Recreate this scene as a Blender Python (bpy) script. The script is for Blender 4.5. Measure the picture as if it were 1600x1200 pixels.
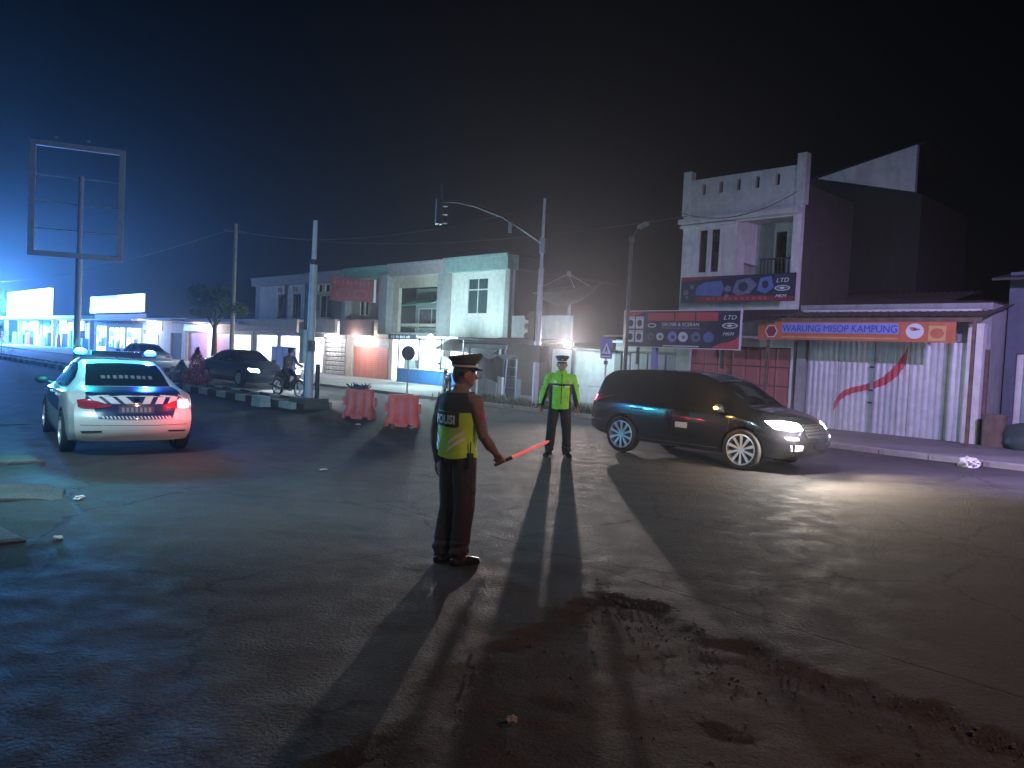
import bpy, bmesh, math, random
import numpy as np
from mathutils import Vector, Matrix, noise
from mathutils.bvhtree import BVHTree

for o in list(bpy.data.objects): bpy.data.objects.remove(o)
scene = bpy.context.scene
C = scene.collection
random.seed(7)
PI = math.pi
rad = math.radians

# ------------------------------------------------------------------ camera
cam_d = bpy.data.cameras.new('camera'); cam = bpy.data.objects.new('camera', cam_d); C.objects.link(cam)
cam_d.sensor_width = 36; cam_d.lens = 36*1202/1600; cam_d.clip_start = .05; cam_d.clip_end = 600
cam.matrix_world = Matrix.Translation((0, 0, 1.75)) @ Matrix.Rotation(rad(90-2.1), 4, 'X') @ Matrix.Rotation(rad(2.8), 4, 'Z')
scene.camera = cam
# ------------------------------------------------------------------ night sky and a trace of moonlight
w = bpy.data.worlds.new('World'); scene.world = w; w.use_nodes = True
nt = w.node_tree; bg = nt.nodes['Background']
sky = nt.nodes.new('ShaderNodeTexSky'); sky.sky_type = 'NISHITA'; sky.sun_disc = False
sky.sun_elevation = rad(35); sky.sun_rotation = rad(200); sky.air_density = 1.0; sky.dust_density = .3; sky.ozone_density = 2.0
nt.links.new(sky.outputs['Color'], bg.inputs['Color']); bg.inputs['Strength'].default_value = 0.00016
sun_d = bpy.data.lights.new('moonlight', 'SUN'); sun_d.energy = 0.004; sun_d.angle = rad(3); sun_d.color = (.75, .8, 1)
sun = bpy.data.objects.new('moonlight', sun_d); C.objects.link(sun)
sun.rotation_euler = (rad(55), 0, rad(200)+PI)
vs = scene.view_settings
vs.view_transform = 'Standard'; vs.look = 'None'; vs.exposure = 0; vs.gamma = 1; vs.use_curve_mapping = False

# ------------------------------------------------------------------ street frame: s runs along the road, n across it
TH = rad(-46.2)
U = Vector((math.cos(TH), math.sin(TH), 0)); N = Vector((-math.sin(TH), math.cos(TH), 0))
def W(s, n, z=0): return U*s + N*n + Vector((0, 0, z))

# ------------------------------------------------------------------ materials
MATS = {}
def mat(name, col, rough=.7, metal=0, var=.18, scale=4., bump=0., bscale=40., emit=None, estr=0., coat=0., col2=None, spec=.5, dirt=0.):
    if name in MATS: return MATS[name]
    m = bpy.data.materials.new(name); m.use_nodes = True; t = m.node_tree; p = t.nodes['Principled BSDF']
    tc = t.nodes.new('ShaderNodeTexCoord')
    nz = t.nodes.new('ShaderNodeTexNoise'); nz.inputs['Scale'].default_value = scale; nz.inputs['Detail'].default_value = 7
    t.links.new(tc.outputs['Object'], nz.inputs['Vector'])
    rmp = t.nodes.new('ShaderNodeValToRGB'); rmp.color_ramp.elements[0].position = .33; rmp.color_ramp.elements[1].position = .68
    c2 = col2 if col2 else tuple(c*(1-var) for c in col)
    rmp.color_ramp.elements[0].color = (*c2, 1); rmp.color_ramp.elements[1].color = (*col, 1)
    t.links.new(nz.outputs['Fac'], rmp.inputs['Fac'])
    out = rmp.outputs['Color']
    if dirt:
        n2 = t.nodes.new('ShaderNodeTexNoise'); n2.inputs['Scale'].default_value = 1.3; n2.inputs['Detail'].default_value = 9; n2.inputs['Roughness'].default_value = .7
        mp = t.nodes.new('ShaderNodeMapping'); mp.inputs['Scale'].default_value = (2.2, 2.2, .5)
        t.links.new(tc.outputs['Object'], mp.inputs['Vector']); t.links.new(mp.outputs['Vector'], n2.inputs['Vector'])
        mr = t.nodes.new('ShaderNodeMapRange'); mr.inputs['From Min'].default_value = .48; mr.inputs['From Max'].default_value = .75; mr.inputs['To Max'].default_value = dirt
        t.links.new(n2.outputs['Fac'], mr.inputs['Value'])
        mx = t.nodes.new('ShaderNodeMix'); mx.data_type = 'RGBA'; mx.inputs['B'].default_value = (.06, .055, .05, 1)
        t.links.new(mr.outputs['Result'], mx.inputs['Factor']); t.links.new(out, mx.inputs['A']); out = mx.outputs['Result']
    t.links.new(out, p.inputs['Base Color'])
    p.inputs['Roughness'].default_value = rough; p.inputs['Metallic'].default_value = metal
    p.inputs['Specular IOR Level'].default_value = spec
    if coat: p.inputs['Coat Weight'].default_value = coat; p.inputs['Coat Roughness'].default_value = .06
    if bump:
        nb = t.nodes.new('ShaderNodeTexNoise'); nb.inputs['Scale'].default_value = bscale; nb.inputs['Detail'].default_value = 6
        t.links.new(tc.outputs['Object'], nb.inputs['Vector'])
        b = t.nodes.new('ShaderNodeBump'); b.inputs['Strength'].default_value = bump; b.inputs['Distance'].default_value = .02
        t.links.new(nb.outputs['Fac'], b.inputs['Height']); t.links.new(b.outputs['Normal'], p.inputs['Normal'])
    if emit: p.inputs['Emission Color'].default_value = (*emit, 1); p.inputs['Emission Strength'].default_value = estr
    MATS[name] = m; return m

def lamp_mat(name, col, strength): return mat(name, (.8, .8, .8), .4, var=.02, emit=col, estr=strength)
white_wall = mat('white_plaster', (.62, .62, .60), .85, dirt=.35, bump=.15)
grey_wall = mat('grey_plaster', (.30, .31, .32), .85, dirt=.4, bump=.15)
beige_wall = mat('beige_plaster', (.55, .50, .42), .85, dirt=.35, bump=.15)
yellow_wall = mat('ochre_plaster', (.55, .38, .16), .85, dirt=.35)
green_fascia = mat('green_fascia_paint', (.16, .40, .30), .8, dirt=.35)
teal_fascia = mat('teal_grey_paint', (.25, .36, .36), .8, dirt=.35)
dark_wall = mat('dark_weathered_wall', (.07, .06, .055), .9, dirt=.5, bump=.2)
brown_board = mat('brown_board', (.12, .07, .06), .8, dirt=.3)
salmon = mat('salmon_shutter_paint', (.62, .22, .15), .55, dirt=.25)
red_shut = mat('red_shutter_paint', (.38, .10, .11), .55, dirt=.35, bump=.1)
beige_shut = mat('beige_shutter_paint', (.50, .46, .40), .6, dirt=.3)
blue_panel = mat('blue_panel_paint', (.03, .16, .42), .45, dirt=.25)
concrete = mat('concrete', (.30, .29, .27), .9, dirt=.4, bump=.4, bscale=25)
dark_conc = mat('dark_concrete', (.12, .115, .11), .92, dirt=.4, bump=.4, bscale=25)
kerb_white = mat('white_kerb_paint', (.55, .55, .54), .8, dirt=.5, bump=.2)
kerb_dark = mat('black_kerb_paint', (.05, .05, .05), .8, dirt=.5, bump=.2)
roof_tin = mat('rusty_tin_roof', (.13, .10, .09), .7, metal=.2, dirt=.4, bump=.2)
roof_dark = mat('dark_roof', (.045, .04, .042), .85, dirt=.3, bump=.3)
galv = mat('galvanised_steel', (.42, .43, .45), .45, metal=.6, dirt=.25)
pole_paint = mat('pale_pole_paint', (.72, .70, .78), .5, dirt=.3)
steel_dark = mat('dark_steel', (.05, .05, .055), .5, metal=.3)
white_paint = mat('white_metal_paint', (.62, .62, .62), .45, dirt=.25)
zinc = mat('white_zinc_sheet', (.58, .57, .60), .42, metal=.15, dirt=.22, bump=.05)
red_print = mat('red_print', (.50, .06, .09), .5, var=.08)
dkred_print = mat('dark_red_print', (.22, .025, .05), .5, var=.15)
navy_print = mat('navy_print', (.02, .025, .07), .5, var=.3)
blue_print = mat('blue_print', (.10, .17, .45), .5, var=.3)
white_print = mat('white_print', (.60, .60, .66), .5, var=.06)
grey_print = mat('grey_blue_print', (.16, .18, .30), .5, var=.4, scale=12)
orange_print = mat('orange_print', (.50, .13, .07), .5, var=.2)
ltblue_print = mat('light_blue_print', (.24, .27, .62), .5, var=.15)
text_blue = mat('text_blue_print', (.03, .05, .35), .5, var=.1)
glass_dark = mat('dark_window_glass', (.015, .018, .022), .08, var=.1, spec=.6)
glass_teal = mat('teal_window_glass', (.03, .07, .08), .15, var=.2, spec=.6)
car_glass = mat('car_glass', (.012, .014, .018), .05, var=.1, spec=.6)
rubber = mat('rubber', (.02, .02, .02), .8, bump=.1)
black_plastic = mat('black_plastic', (.018, .018, .02), .5)
chrome = mat('chrome', (.65, .65, .66), .15, metal=1, var=.05)
alloy = mat('alloy_rim', (.78, .79, .82), .35, metal=.35, var=.05)
paint_white = mat('white_car_paint', (.70, .72, .72), .32, var=.04, coat=.8)
paint_black = mat('black_car_paint', (.008, .008, .010), .22, var=.1, coat=1.)
paint_blue = mat('dark_blue_car_paint', (.02, .04, .09), .3, var=.1, coat=.8)
paint_silver = mat('silver_car_paint', (.40, .44, .50), .35, metal=.4, var=.06, coat=.6)
paint_navy = mat('navy_trunk_paint', (.012, .022, .09), .3, var=.1, coat=.7)
skin = mat('skin', (.30, .16, .10), .55, var=.12, scale=20, bump=.05, bscale=150)
hair = mat('black_hair', (.012, .01, .01), .7, bump=.3, bscale=200)
shirt = mat('brown_uniform_shirt', (.24, .15, .12), .85, var=.2, scale=18, bump=.25, bscale=30)
trouser1 = mat('dark_brown_trousers', (.030, .018, .020), .85, var=.25, scale=10, bump=.3, bscale=25)
trouser2 = mat('black_trousers', (.012, .012, .016), .85, var=.25, scale=10, bump=.3, bscale=25)
shoe = mat('black_leather', (.012, .01, .01), .25, coat=.4)
hivis = mat('hi_vis_yellow_green', (.55, .88, .04), .7, var=.22, scale=9, bump=.25, bscale=22)
hivis2 = mat('hi_vis_lime', (.26, .74, .05), .7, var=.25, scale=9, bump=.3, bscale=22)
black_cloth = mat('black_cloth', (.012, .014, .016), .85, var=.25, scale=9, bump=.25, bscale=25)
reflective = mat('silver_reflective_tape', (.88, .86, .74), .4, var=.05)
leaf_green = mat('tree_leaf', (.05, .10, .04), .6, var=.5, scale=2)
leaf_flare_red = mat('flare_red_leaf', (.50, .04, .06), .8, var=.5, scale=6)  # red cast of tail lamp flare put into the leaf colour
bark = mat('bark', (.09, .065, .05), .9, bump=.6, bscale=14)
barrier_red = mat('red_orange_plastic', (.80, .12, .10), .5, var=.15, dirt=.2)
paper = mat('white_litter', (.60, .60, .58), .7, var=.1)
wood = mat('grey_brown_wood', (.16, .115, .085), .85, var=.4, scale=6, bump=.3)

# ------------------------------------------------------------------ mesh collector
class MB:
    def __init__(s): s.v = []; s.f = []; s.mi = []
    def add(s, vs, fs, mi=0):
        b = len(s.v); s.v += [tuple(v) for v in vs]; s.f += [tuple(i+b for i in f) for f in fs]; s.mi += [mi]*len(fs); return s
    def box(s, x0, x1, y0, y1, z0, z1, mi=0):
        return s.add([(x0,y0,z0),(x1,y0,z0),(x1,y1,z0),(x0,y1,z0),(x0,y0,z1),(x1,y0,z1),(x1,y1,z1),(x0,y1,z1)],
                     [(0,3,2,1),(4,5,6,7),(0,1,5,4),(1,2,6,5),(2,3,7,6),(3,0,4,7)], mi)
    def hexa(s, pts, mi=0):
        return s.add(pts, [(0,3,2,1),(4,5,6,7),(0,1,5,4),(1,2,6,5),(2,3,7,6),(3,0,4,7)], mi)
    def tube(s, pts, radii, seg=10, mi=0, sx=1., cap=True):
        pts = [Vector(p) for p in pts]
        if not hasattr(radii, '__len__'): radii = [radii]*len(pts)
        rings = []; up = None
        for i, p in enumerate(pts):
            d = (pts[min(i+1, len(pts)-1)] - pts[max(i-1, 0)]).normalized()
            if up is None: up = Vector((0,0,1)) if abs(d.z) < .9 else Vector((1,0,0))
            a = d.cross(up).normalized(); b = a.cross(d).normalized(); up = b
            rings.append([p + a*(radii[i]*math.cos(2*PI*k/seg)) + b*(radii[i]*sx*math.sin(2*PI*k/seg)) for k in range(seg)])
        return s.loft(rings, cap, mi)
    def loft(s, rings, cap=True, mi=0):
        n = len(rings[0]); vs = [v for r in rings for v in r]; fs = []
        for i in range(len(rings)-1):
            for k in range(n):
                fs.append((i*n+k, i*n+(k+1) % n, (i+1)*n+(k+1) % n, (i+1)*n+k))
        if cap:
            fs.append(tuple(range(n-1, -1, -1))); b = (len(rings)-1)*n; fs.append(tuple(b+k for k in range(n)))
        return s.add(vs, fs, mi)
    def lathe(s, prof, c=(0,0,0), axis='z', seg=24, mi=0, closed=False):
        rings = []
        for k in range(seg):
            a = 2*PI*k/seg; r = []
            for (rr, h) in prof:
                if axis == 'z': r.append((c[0]+rr*math.cos(a), c[1]+rr*math.sin(a), c[2]+h))
                elif axis == 'y': r.append((c[0]+rr*math.sin(a), c[1]+h, c[2]+rr*math.cos(a)))
                else: r.append((c[0]+h, c[1]+rr*math.cos(a), c[2]+rr*math.sin(a)))
            rings.append(r)
        m = len(prof); vs = [v for r in rings for v in r]; fs = []
        for k in range(seg):
            k2 = (k+1) % seg
            for j in range(m if closed else m-1):
                j2 = (j+1) % m
                fs.append((k*m+j, k2*m+j, k2*m+j2, k*m+j2))
        return s.add(vs, fs, mi)
    def ell(s, c, r, seg=14, rings=9, mi=0):
        prof = [(math.sin(PI*i/rings), -math.cos(PI*i/rings)) for i in range(1, rings)]
        b = [[(c[0]+r[0]*p*math.cos(2*PI*k/seg), c[1]+r[1]*p*math.sin(2*PI*k/seg), c[2]+r[2]*h) for k in range(seg)] for p, h in prof]
        return s.loft(b, True, mi)
    def poly(s, pts, y0, y1, mi=0):
        """outline in x,z extruded along y"""
        n = len(pts); vs = [(p[0], y0, p[1]) for p in pts]+[(p[0], y1, p[1]) for p in pts]
        fs = [tuple(range(n)), tuple(range(2*n-1, n-1, -1))]+[(i, i+n, (i+1) % n+n, (i+1) % n) for i in range(n)]
        return s.add(vs, fs, mi)
    def wall(s, x0, x1, z0, z1, holes, y0=0., y1=.2, mi=0):
        """wall slab in the x,z plane with rectangular openings"""
        xs = sorted({x0, x1, *[min(max(v, x0), x1) for h in holes for v in h[:2]]}); zs = sorted({z0, z1, *[min(max(v, z0), z1) for h in holes for v in h[2:4]]})
        nx, nz = len(xs)-1, len(zs)-1
        sol = lambda i, j: 0 <= i < nx and 0 <= j < nz and not any(h[0] < (xs[i]+xs[i+1])/2 < h[1] and h[2] < (zs[j]+zs[j+1])/2 < h[3] for h in holes)
        for i in range(nx):
            for j in range(nz):
                if not sol(i, j): continue
                a, b, c, d = xs[i], xs[i+1], zs[j], zs[j+1]
                s.add([(a,y0,c),(b,y0,c),(b,y0,d),(a,y0,d)], [(0,1,2,3)], mi); s.add([(a,y1,c),(b,y1,c),(b,y1,d),(a,y1,d)], [(3,2,1,0)], mi)
                if not sol(i-1, j): s.add([(a,y0,c),(a,y1,c),(a,y1,d),(a,y0,d)], [(3,2,1,0)], mi)
                if not sol(i+1, j): s.add([(b,y0,c),(b,y1,c),(b,y1,d),(b,y0,d)], [(0,1,2,3)], mi)
                if not sol(i, j-1): s.add([(a,y0,c),(b,y0,c),(b,y1,c),(a,y1,c)], [(3,2,1,0)], mi)
                if not sol(i, j+1): s.add([(a,y0,d),(b,y0,d),(b,y1,d),(a,y1,d)], [(0,1,2,3)], mi)
        return s
    def mesh(s, name, m, smooth=False, fix=True):
        me = bpy.data.meshes.new(name); me.from_pydata(s.v, [], s.f)
        ms = m if isinstance(m, (list, tuple)) else [m]
        for x in ms: me.materials.append(x)
        if len(ms) > 1: me.polygons.foreach_set('material_index', s.mi)
        if fix:
            bm = bmesh.new(); bm.from_mesh(me); bmesh.ops.remove_doubles(bm, verts=bm.verts, dist=1e-5); bmesh.ops.recalc_face_normals(bm, faces=bm.faces); bm.to_mesh(me); bm.free()
        if smooth: smooth_mesh(me)
        return me
    def build(s, name, m, parent=None, smooth=False, fix=True, **kw):
        return link(name, s.mesh(name, m, smooth, fix), parent, **kw)

def smooth_mesh(me, ang=38):
    me.polygons.foreach_set('use_smooth', [True]*len(me.polygons))
    try: me.set_sharp_from_angle(angle=rad(ang))
    except Exception: pass
def link(name, me, parent=None, loc=None, rz=None):
    o = bpy.data.objects.new(name, me); C.objects.link(o)
    if parent: o.parent = parent
    if loc is not None: o.location = loc
    if rz is not None: o.rotation_euler = (0, 0, rz)
    return o
def tag(o, label, cat, group=None):
    o['label'] = label; o['category'] = cat
    if group: o['group'] = group
    return o
def thing(name, label, cat, loc=(0,0,0), rz=0, group=None):
    return tag(link(name, None, None, loc, rz), label, cat, group)
def struct(o, kind='structure'): o['kind'] = kind; return o
def clone(o, parent=None):
    c = o.copy(); C.objects.link(c); c.parent = parent
    for ch in list(o.children): clone(ch, c)
    return c
def lamp(kind, name, parent, loc, energy, col, radius=.08, target=None, angle=60, blend=.6):
    d = bpy.data.lights.new(name, kind); d.energy = energy; d.color = col
    d.shadow_soft_size = radius
    o = bpy.data.objects.new(name, d); C.objects.link(o); o.location = loc
    if parent: o.parent = parent
    if kind == 'SPOT':
        d.spot_size = rad(angle); d.spot_blend = blend
        o.rotation_euler = Vector(target).to_track_quat('-Z', 'Y').to_euler()
    return o
def text(body, size, m, parent, loc, name='lettering', depth=.004, align='LEFT', sx=1., shear=0., bold=.0):
    cu = bpy.data.curves.new('t', 'FONT'); cu.body = body; cu.size = size; cu.align_x = align; cu.extrude = depth; cu.shear = shear; cu.offset = bold
    o = bpy.data.objects.new('t', cu); C.objects.link(o); bpy.context.view_layer.update()
    me = bpy.data.meshes.new_from_object(o.evaluated_get(bpy.context.evaluated_depsgraph_get()))
    bpy.data.objects.remove(o)
    me.transform(Matrix(((sx,0,0,0),(0,0,-1,0),(0,1,0,0),(0,0,0,1))))
    me.materials.clear(); me.materials.append(m); me.name = name
    return link(name, me, parent, loc)

# ================================================================== GROUND, ROAD, KERBS
def ground_mat(name, c1, c2, c3, rough, b1, b2, fine=55., spec=.4, cracks=0.):
    m = bpy.data.materials.new(name); m.use_nodes = True; t = m.node_tree; p = t.nodes['Principled BSDF']
    tc = t.nodes.new('ShaderNodeTexCoord')
    def nz(sc, det=8, ro=.6):
        n = t.nodes.new('ShaderNodeTexNoise'); n.inputs['Scale'].default_value = sc; n.inputs['Detail'].default_value = det; n.inputs['Roughness'].default_value = ro
        t.links.new(tc.outputs['Object'], n.inputs['Vector']); return n
    big, mid, fin = nz(.35), nz(3.2), nz(fine, 5)
    r = t.nodes.new('ShaderNodeValToRGB'); e = r.color_ramp.elements
    e[0].position = .3; e[0].color = (*c1, 1); e[1].position = .72; e[1].color = (*c3, 1); x = e.new(.5); x.color = (*c2, 1)
    a = t.nodes.new('ShaderNodeMath'); a.operation = 'MULTIPLY_ADD'; a.inputs[1].default_value = .5
    a2 = t.nodes.new('ShaderNodeMath'); a2.operation = 'MULTIPLY'; a2.inputs[1].default_value = .5
    t.links.new(mid.outputs['Fac'], a2.inputs[0]); t.links.new(big.outputs['Fac'], a.inputs[0]); t.links.new(a2.outputs[0], a.inputs[2])
    sp_ = t.nodes.new('ShaderNodeMath'); sp_.operation = 'MULTIPLY_ADD'; sp_.inputs[1].default_value = .55; t.links.new(fin.outputs['Fac'], sp_.inputs[0])
    sb_ = t.nodes.new('ShaderNodeMath'); sb_.operation = 'SUBTRACT'; sb_.inputs[1].default_value = .275; t.links.new(a.outputs[0], sb_.inputs[0]); t.links.new(sb_.outputs[0], sp_.inputs[2])
    mp = t.nodes.new('ShaderNodeMapping'); mp.inputs['Rotation'].default_value = (0, 0, -TH); mp.inputs['Scale'].default_value = (.05, .9, 1); t.links.new(tc.outputs['Object'], mp.inputs['Vector'])
    sk = t.nodes.new('ShaderNodeTexNoise'); sk.inputs['Scale'].default_value = 1.6; sk.inputs['Detail'].default_value = 6; t.links.new(mp.outputs['Vector'], sk.inputs['Vector'])
    s2 = t.nodes.new('ShaderNodeMath'); s2.operation = 'MULTIPLY_ADD'; s2.inputs[1].default_value = .45; t.links.new(sk.outputs['Fac'], s2.inputs[0])
    s3 = t.nodes.new('ShaderNodeMath'); s3.operation = 'SUBTRACT'; s3.inputs[1].default_value = .225; t.links.new(sp_.outputs[0], s3.inputs[0]); t.links.new(s3.outputs[0], s2.inputs[2])
    wp = t.nodes.new('ShaderNodeMixRGB'); wp.blend_type = 'ADD'; wp.inputs['Fac'].default_value = .35; t.links.new(tc.outputs['Object'], wp.inputs['Color1']); t.links.new(mid.outputs['Color'], wp.inputs['Color2'])
    vo = t.nodes.new('ShaderNodeTexVoronoi'); vo.feature = 'DISTANCE_TO_EDGE'; vo.inputs['Scale'].default_value = .42; t.links.new(wp.outputs['Color'], vo.inputs['Vector'])
    ck = t.nodes.new('ShaderNodeMapRange'); ck.inputs['From Min'].default_value = .002; ck.inputs['From Max'].default_value = .010; ck.inputs['To Min'].default_value = -.35*cracks; ck.inputs['To Max'].default_value = 0; t.links.new(vo.outputs['Distance'], ck.inputs['Value'])
    s4 = t.nodes.new('ShaderNodeMath'); s4.operation = 'ADD'; t.links.new(s2.outputs[0], s4.inputs[0]); t.links.new(ck.outputs['Result'], s4.inputs[1])
    t.links.new(s4.outputs[0], r.inputs['Fac']); t.links.new(r.outputs['Color'], p.inputs['Base Color'])
    mr = t.nodes.new('ShaderNodeMapRange'); mr.inputs['From Min'].default_value = .35; mr.inputs['From Max'].default_value = .7
    mr.inputs['To Min'].default_value = rough-.14; mr.inputs['To Max'].default_value = rough+.12
    t.links.new(mid.outputs['Fac'], mr.inputs['Value']); t.links.new(mr.outputs['Result'], p.inputs['Roughness'])
    p.inputs['Specular IOR Level'].default_value = spec
    bb = t.nodes.new('ShaderNodeBump'); bb.inputs['Strength'].default_value = b1; bb.inputs['Distance'].default_value = .02; t.links.new(fin.outputs['Fac'], bb.inputs['Height'])
    b2n = t.nodes.new('ShaderNodeBump'); b2n.inputs['Strength'].default_value = b2; b2n.inputs['Distance'].default_value = .05; t.links.new(mid.outputs['Fac'], b2n.inputs['Height'])
    t.links.new(bb.outputs['Normal'], b2n.inputs['Normal']); t.links.new(b2n.outputs['Normal'], p.inputs['Normal'])
    MATS[name] = m; return m
asphalt = ground_mat('asphalt', (.030, .030, .032), (.050, .048, .047), (.075, .072, .070), .82, .9, .35, 42., .18, 1.)
dirt = ground_mat('packed_dirt_and_gravel', (.038, .036, .035), (.060, .056, .053), (.095, .088, .083), .95, 1., .9, 60., .12)
pave = ground_mat('sidewalk_concrete', (.09, .09, .085), (.16, .155, .15), (.22, .21, .20), .85, .35, .25, 30.)

g = MB(); L = 420
g.add([(-L,-60,-.06),(L,-60,-.06),(L,L,-.06),(-L,L,-.06)], [(0,1,2,3)]); struct(g.build('ground', dirt))

def fbm(x, y, o=5, l=2.1): return noise.fractal(Vector((x, y, 3.7)), .85, l, o)
def sstep(a, b, x): t = min(max((x-a)/(b-a), 0), 1); return t*t*(3-2*t)
def n_edge(s): return 4.98 if -16.8 < s < 6.8 else 1.2
def lip(s): return 4.55 + .20*fbm(s*.9, 1.) + .12*fbm(s*4.3, 7.) + .05*fbm(s*15., 3.)
def tar_z(s, n): return .008 + .012*fbm(s*.35, n*.5, 3) + (.004*fbm(s*2.5, n*2.5, 3) if -20 < s < 7 else 0)
def dirt_depth(s, n):
    """positive inside the unpaved wedge of the foreground, 0 at its edge (metres)"""
    p = W(s, n); xl = .42+(p.y-5.4)*.55+.18*fbm(p.y*1.4, 9.)+.06*fbm(p.y*6., 2.)
    return min(lip(s)-n, (p.x-xl)*.8)
# tarmac and packed dirt of the foreground, one sheet with real relief
m = MB(); s0, s1, n0, n1, st = -17., 7., -3.2, 5.06, .06
ns_, nn_ = int((s1-s0)/st), int((n1-n0)/st)
vs_, fs_, mi_, dd_ = [], [], [], []
for i in range(ns_+1):
    s = s0+(s1-s0)*i/ns_
    for j in range(nn_+1):
        n = n0+(n1-n0)*j/nn_; d = dirt_depth(s, n); dd_.append(d)
        zt_ = tar_z(s, n)-.0015+.004*fbm(s*5., n*5., 3)*(1-sstep(4.2, 4.8, n)); zd = -.012+.010*fbm(s*.55, n*.9)+.008*fbm(s*2.1+5, n*3.)+.008*fbm(s*6., n*7.5, 4)-.008*(1-sstep(0, .5, d))
        z = zt_ if d < 0 else (zt_+(zd-zt_)*sstep(0, .2, d))
        if i in (0, ns_) or j in (0, nn_): z = -.07
        vs_.append(W(s, n, z))
for i in range(ns_):
    for j in range(nn_):
        a = i*(nn_+1)+j; fs_.append((a, a+nn_+1, a+nn_+2, a+1)); m_ = (dd_[a]+dd_[a+nn_+2])/2; mi_.append(1 if m_ > .02 else 0)
m.add(vs_, fs_); m.mi = mi_; o = m.build('near_road_edge', [asphalt, dirt], fix=False); smooth_mesh(o.data, 80); struct(o)
# tarmac with a broken near edge and a real lip
m = MB(); S_ = [-135+3*i for i in range(38)]+[-21+.09*i for i in range(322)]+[8+4*i for i in range(9)]
NN = [0, .05, .12, .3, .7, 1.4, 2.4, 3.6, 5., 6.5, 8., 9.2, 9.98]
vs_, fs_ = [], []
for s in S_:
    e = n_edge(s); far = 17.4
    vs_.append(W(s, e-.03, -.09))
    for k, q in enumerate(NN):
        n = e+(far-e)*q/9.98
        z = tar_z(s, n)
        vs_.append(W(s, n, z))
r_ = len(NN)+1
for i in range(len(S_)-1):
    for k in range(r_-1):
        a = i*r_+k; fs_.append((a, a+r_, a+r_+1, a+1))
m.add(vs_, fs_); o = m.build('road', asphalt, fix=False); smooth_mesh(o.data, 40); struct(o)
# far sidewalk with kerb blocks
m = MB(); m.hexa([W(-140,17.62,-.05),W(40,17.62,-.05),W(40,24.9,-.05),W(-140,24.9,-.05),W(-140,17.62,.085),W(40,17.62,.085),W(40,24.9,.07),W(-140,24.9,.07)])
sw = m.build('sidewalk', pave); struct(sw)
kb = MB().box(-.49,.49,0,.2,-.06,.115).mesh('kerb_block', concrete)
for i in range(64): link('kerb_block', kb, sw, W(-48+i, 17.41, 0), TH)
m = MB()
for i in range(86): 
    a = W(-134+i, 17.41); d = U*.49; e = N*.2
    m.hexa([a-d-Vector((0,0,.06)), a+d-Vector((0,0,.06)), a+d+e-Vector((0,0,.06)), a-d+e-Vector((0,0,.06)), a-d+Vector((0,0,.115)), a+d+Vector((0,0,.115)), a+d+e+Vector((0,0,.115)), a-d+e+Vector((0,0,.115))])
o = m.build('kerb_run', concrete, sw); o['kind'] = 'stuff'
# median strip with painted blocks
m = MB(); m.hexa([W(-132,10.27,-.05),W(-19.1,10.27,-.05),W(-19.1,11.2,-.05),W(-132,11.2,-.05),W(-132,10.27,.14),W(-19.1,10.27,.14),W(-19.1,11.2,.14),W(-132,11.2,.14)])
med = m.build('median_strip', dirt); struct(med)
mk = [MB().box(-.345,.345,0,.17,-.05,.19+.01*i).mesh('kerb_block', (kerb_white, kerb_dark)[i]) for i in (0, 1)]
for i in range(70):
    link('kerb_block', mk[i % 2], med, W(-19.5-.7*i, 10.1, 0), TH)
    link('kerb_block', mk[i % 2], med, W(-19.5-.7*i, 11.2, 0), TH)
m = MB()
for i in range(60):
    for nn in (10.1, 11.2):
        a = W(-68.9-i, nn); d = U*.48; e = N*.17; lo, hi = Vector((0,0,-.05)), Vector((0,0,.19))
        m.hexa([a-d+lo, a+d+lo, a+d+e+lo, a-d+e+lo, a-d+hi, a+d+hi, a+d+e+hi, a-d+e+hi])
o = m.build('kerb_run', kerb_white, med); o['kind'] = 'stuff'
# broken concrete slabs at the near left edge of the road
dusty_slab = ground_mat('dusty_broken_concrete', (.05,.048,.044), (.085,.082,.075), (.13,.125,.115), .9, .5, .5, 30.)
def slab(s, n, l, wd, th, rz, tilt, label, z=0.):
    random.seed(int((s*7+n*13)*10)); k = 9; out = []
    for i in range(k):
        a = 2*PI*i/k; r = .5*(1+random.uniform(-.22, .16)); out.append((l*r*max(-.9,min(.9,1.25*math.cos(a))), wd*r*max(-.9,min(.9,1.25*math.sin(a)))))
    m = MB(); m.loft([[(x,y,-th) for x,y in out], [(x,y,th*.6) for x,y in out], [(x*.95,y*.95,th) for x,y in out]])
    o = m.build('broken_slab', dusty_slab); o.location = W(s, n, z+.01); o.rotation_euler = (tilt, tilt*.6, rz)
    return tag(o, label, 'slab', 'broken slabs at the road edge')
slab(-8.3, .95, 2.0, 1.0, .03, TH+.1, .01, 'large pale broken concrete slab lying flat at the left edge')
slab(-9.35, 1.95, .75, .5, .05, .4, .16, 'tilted broken concrete slab at the left edge, above the large one')
slab(-11.9, 2.3, .7, .5, .05, 1.1, .1, 'broken concrete slab nearest the white police sedan wheel, left edge')
def litter(s, n, sz, label, name='crumpled_bag', cat='litter', m_=None, flat=.5, seed=1):
    bm = bmesh.new(); bmesh.ops.create_icosphere(bm, subdivisions=3, radius=1)
    for v in bm.verts:
        k = 1+.55*noise.fractal(v.co*1.7+Vector((seed, 0, 0)), .8, 2.1, 4)
        v.co = Vector((v.co.x*k*sz[0], v.co.y*k*sz[1], max(-.02, v.co.z*k*sz[2]+sz[2]*flat)))
    me = bpy.data.meshes.new(name); bm.to_mesh(me); bm.free(); me.materials.append(m_ or paper)
    o = link(name, me, None, W(s, n, .01), seed)
    return tag(o, label, cat)
litter(-4.62, 17.0, (.22, .16, .12), 'crumpled white plastic bag on the road below the corrugated gate')
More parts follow.
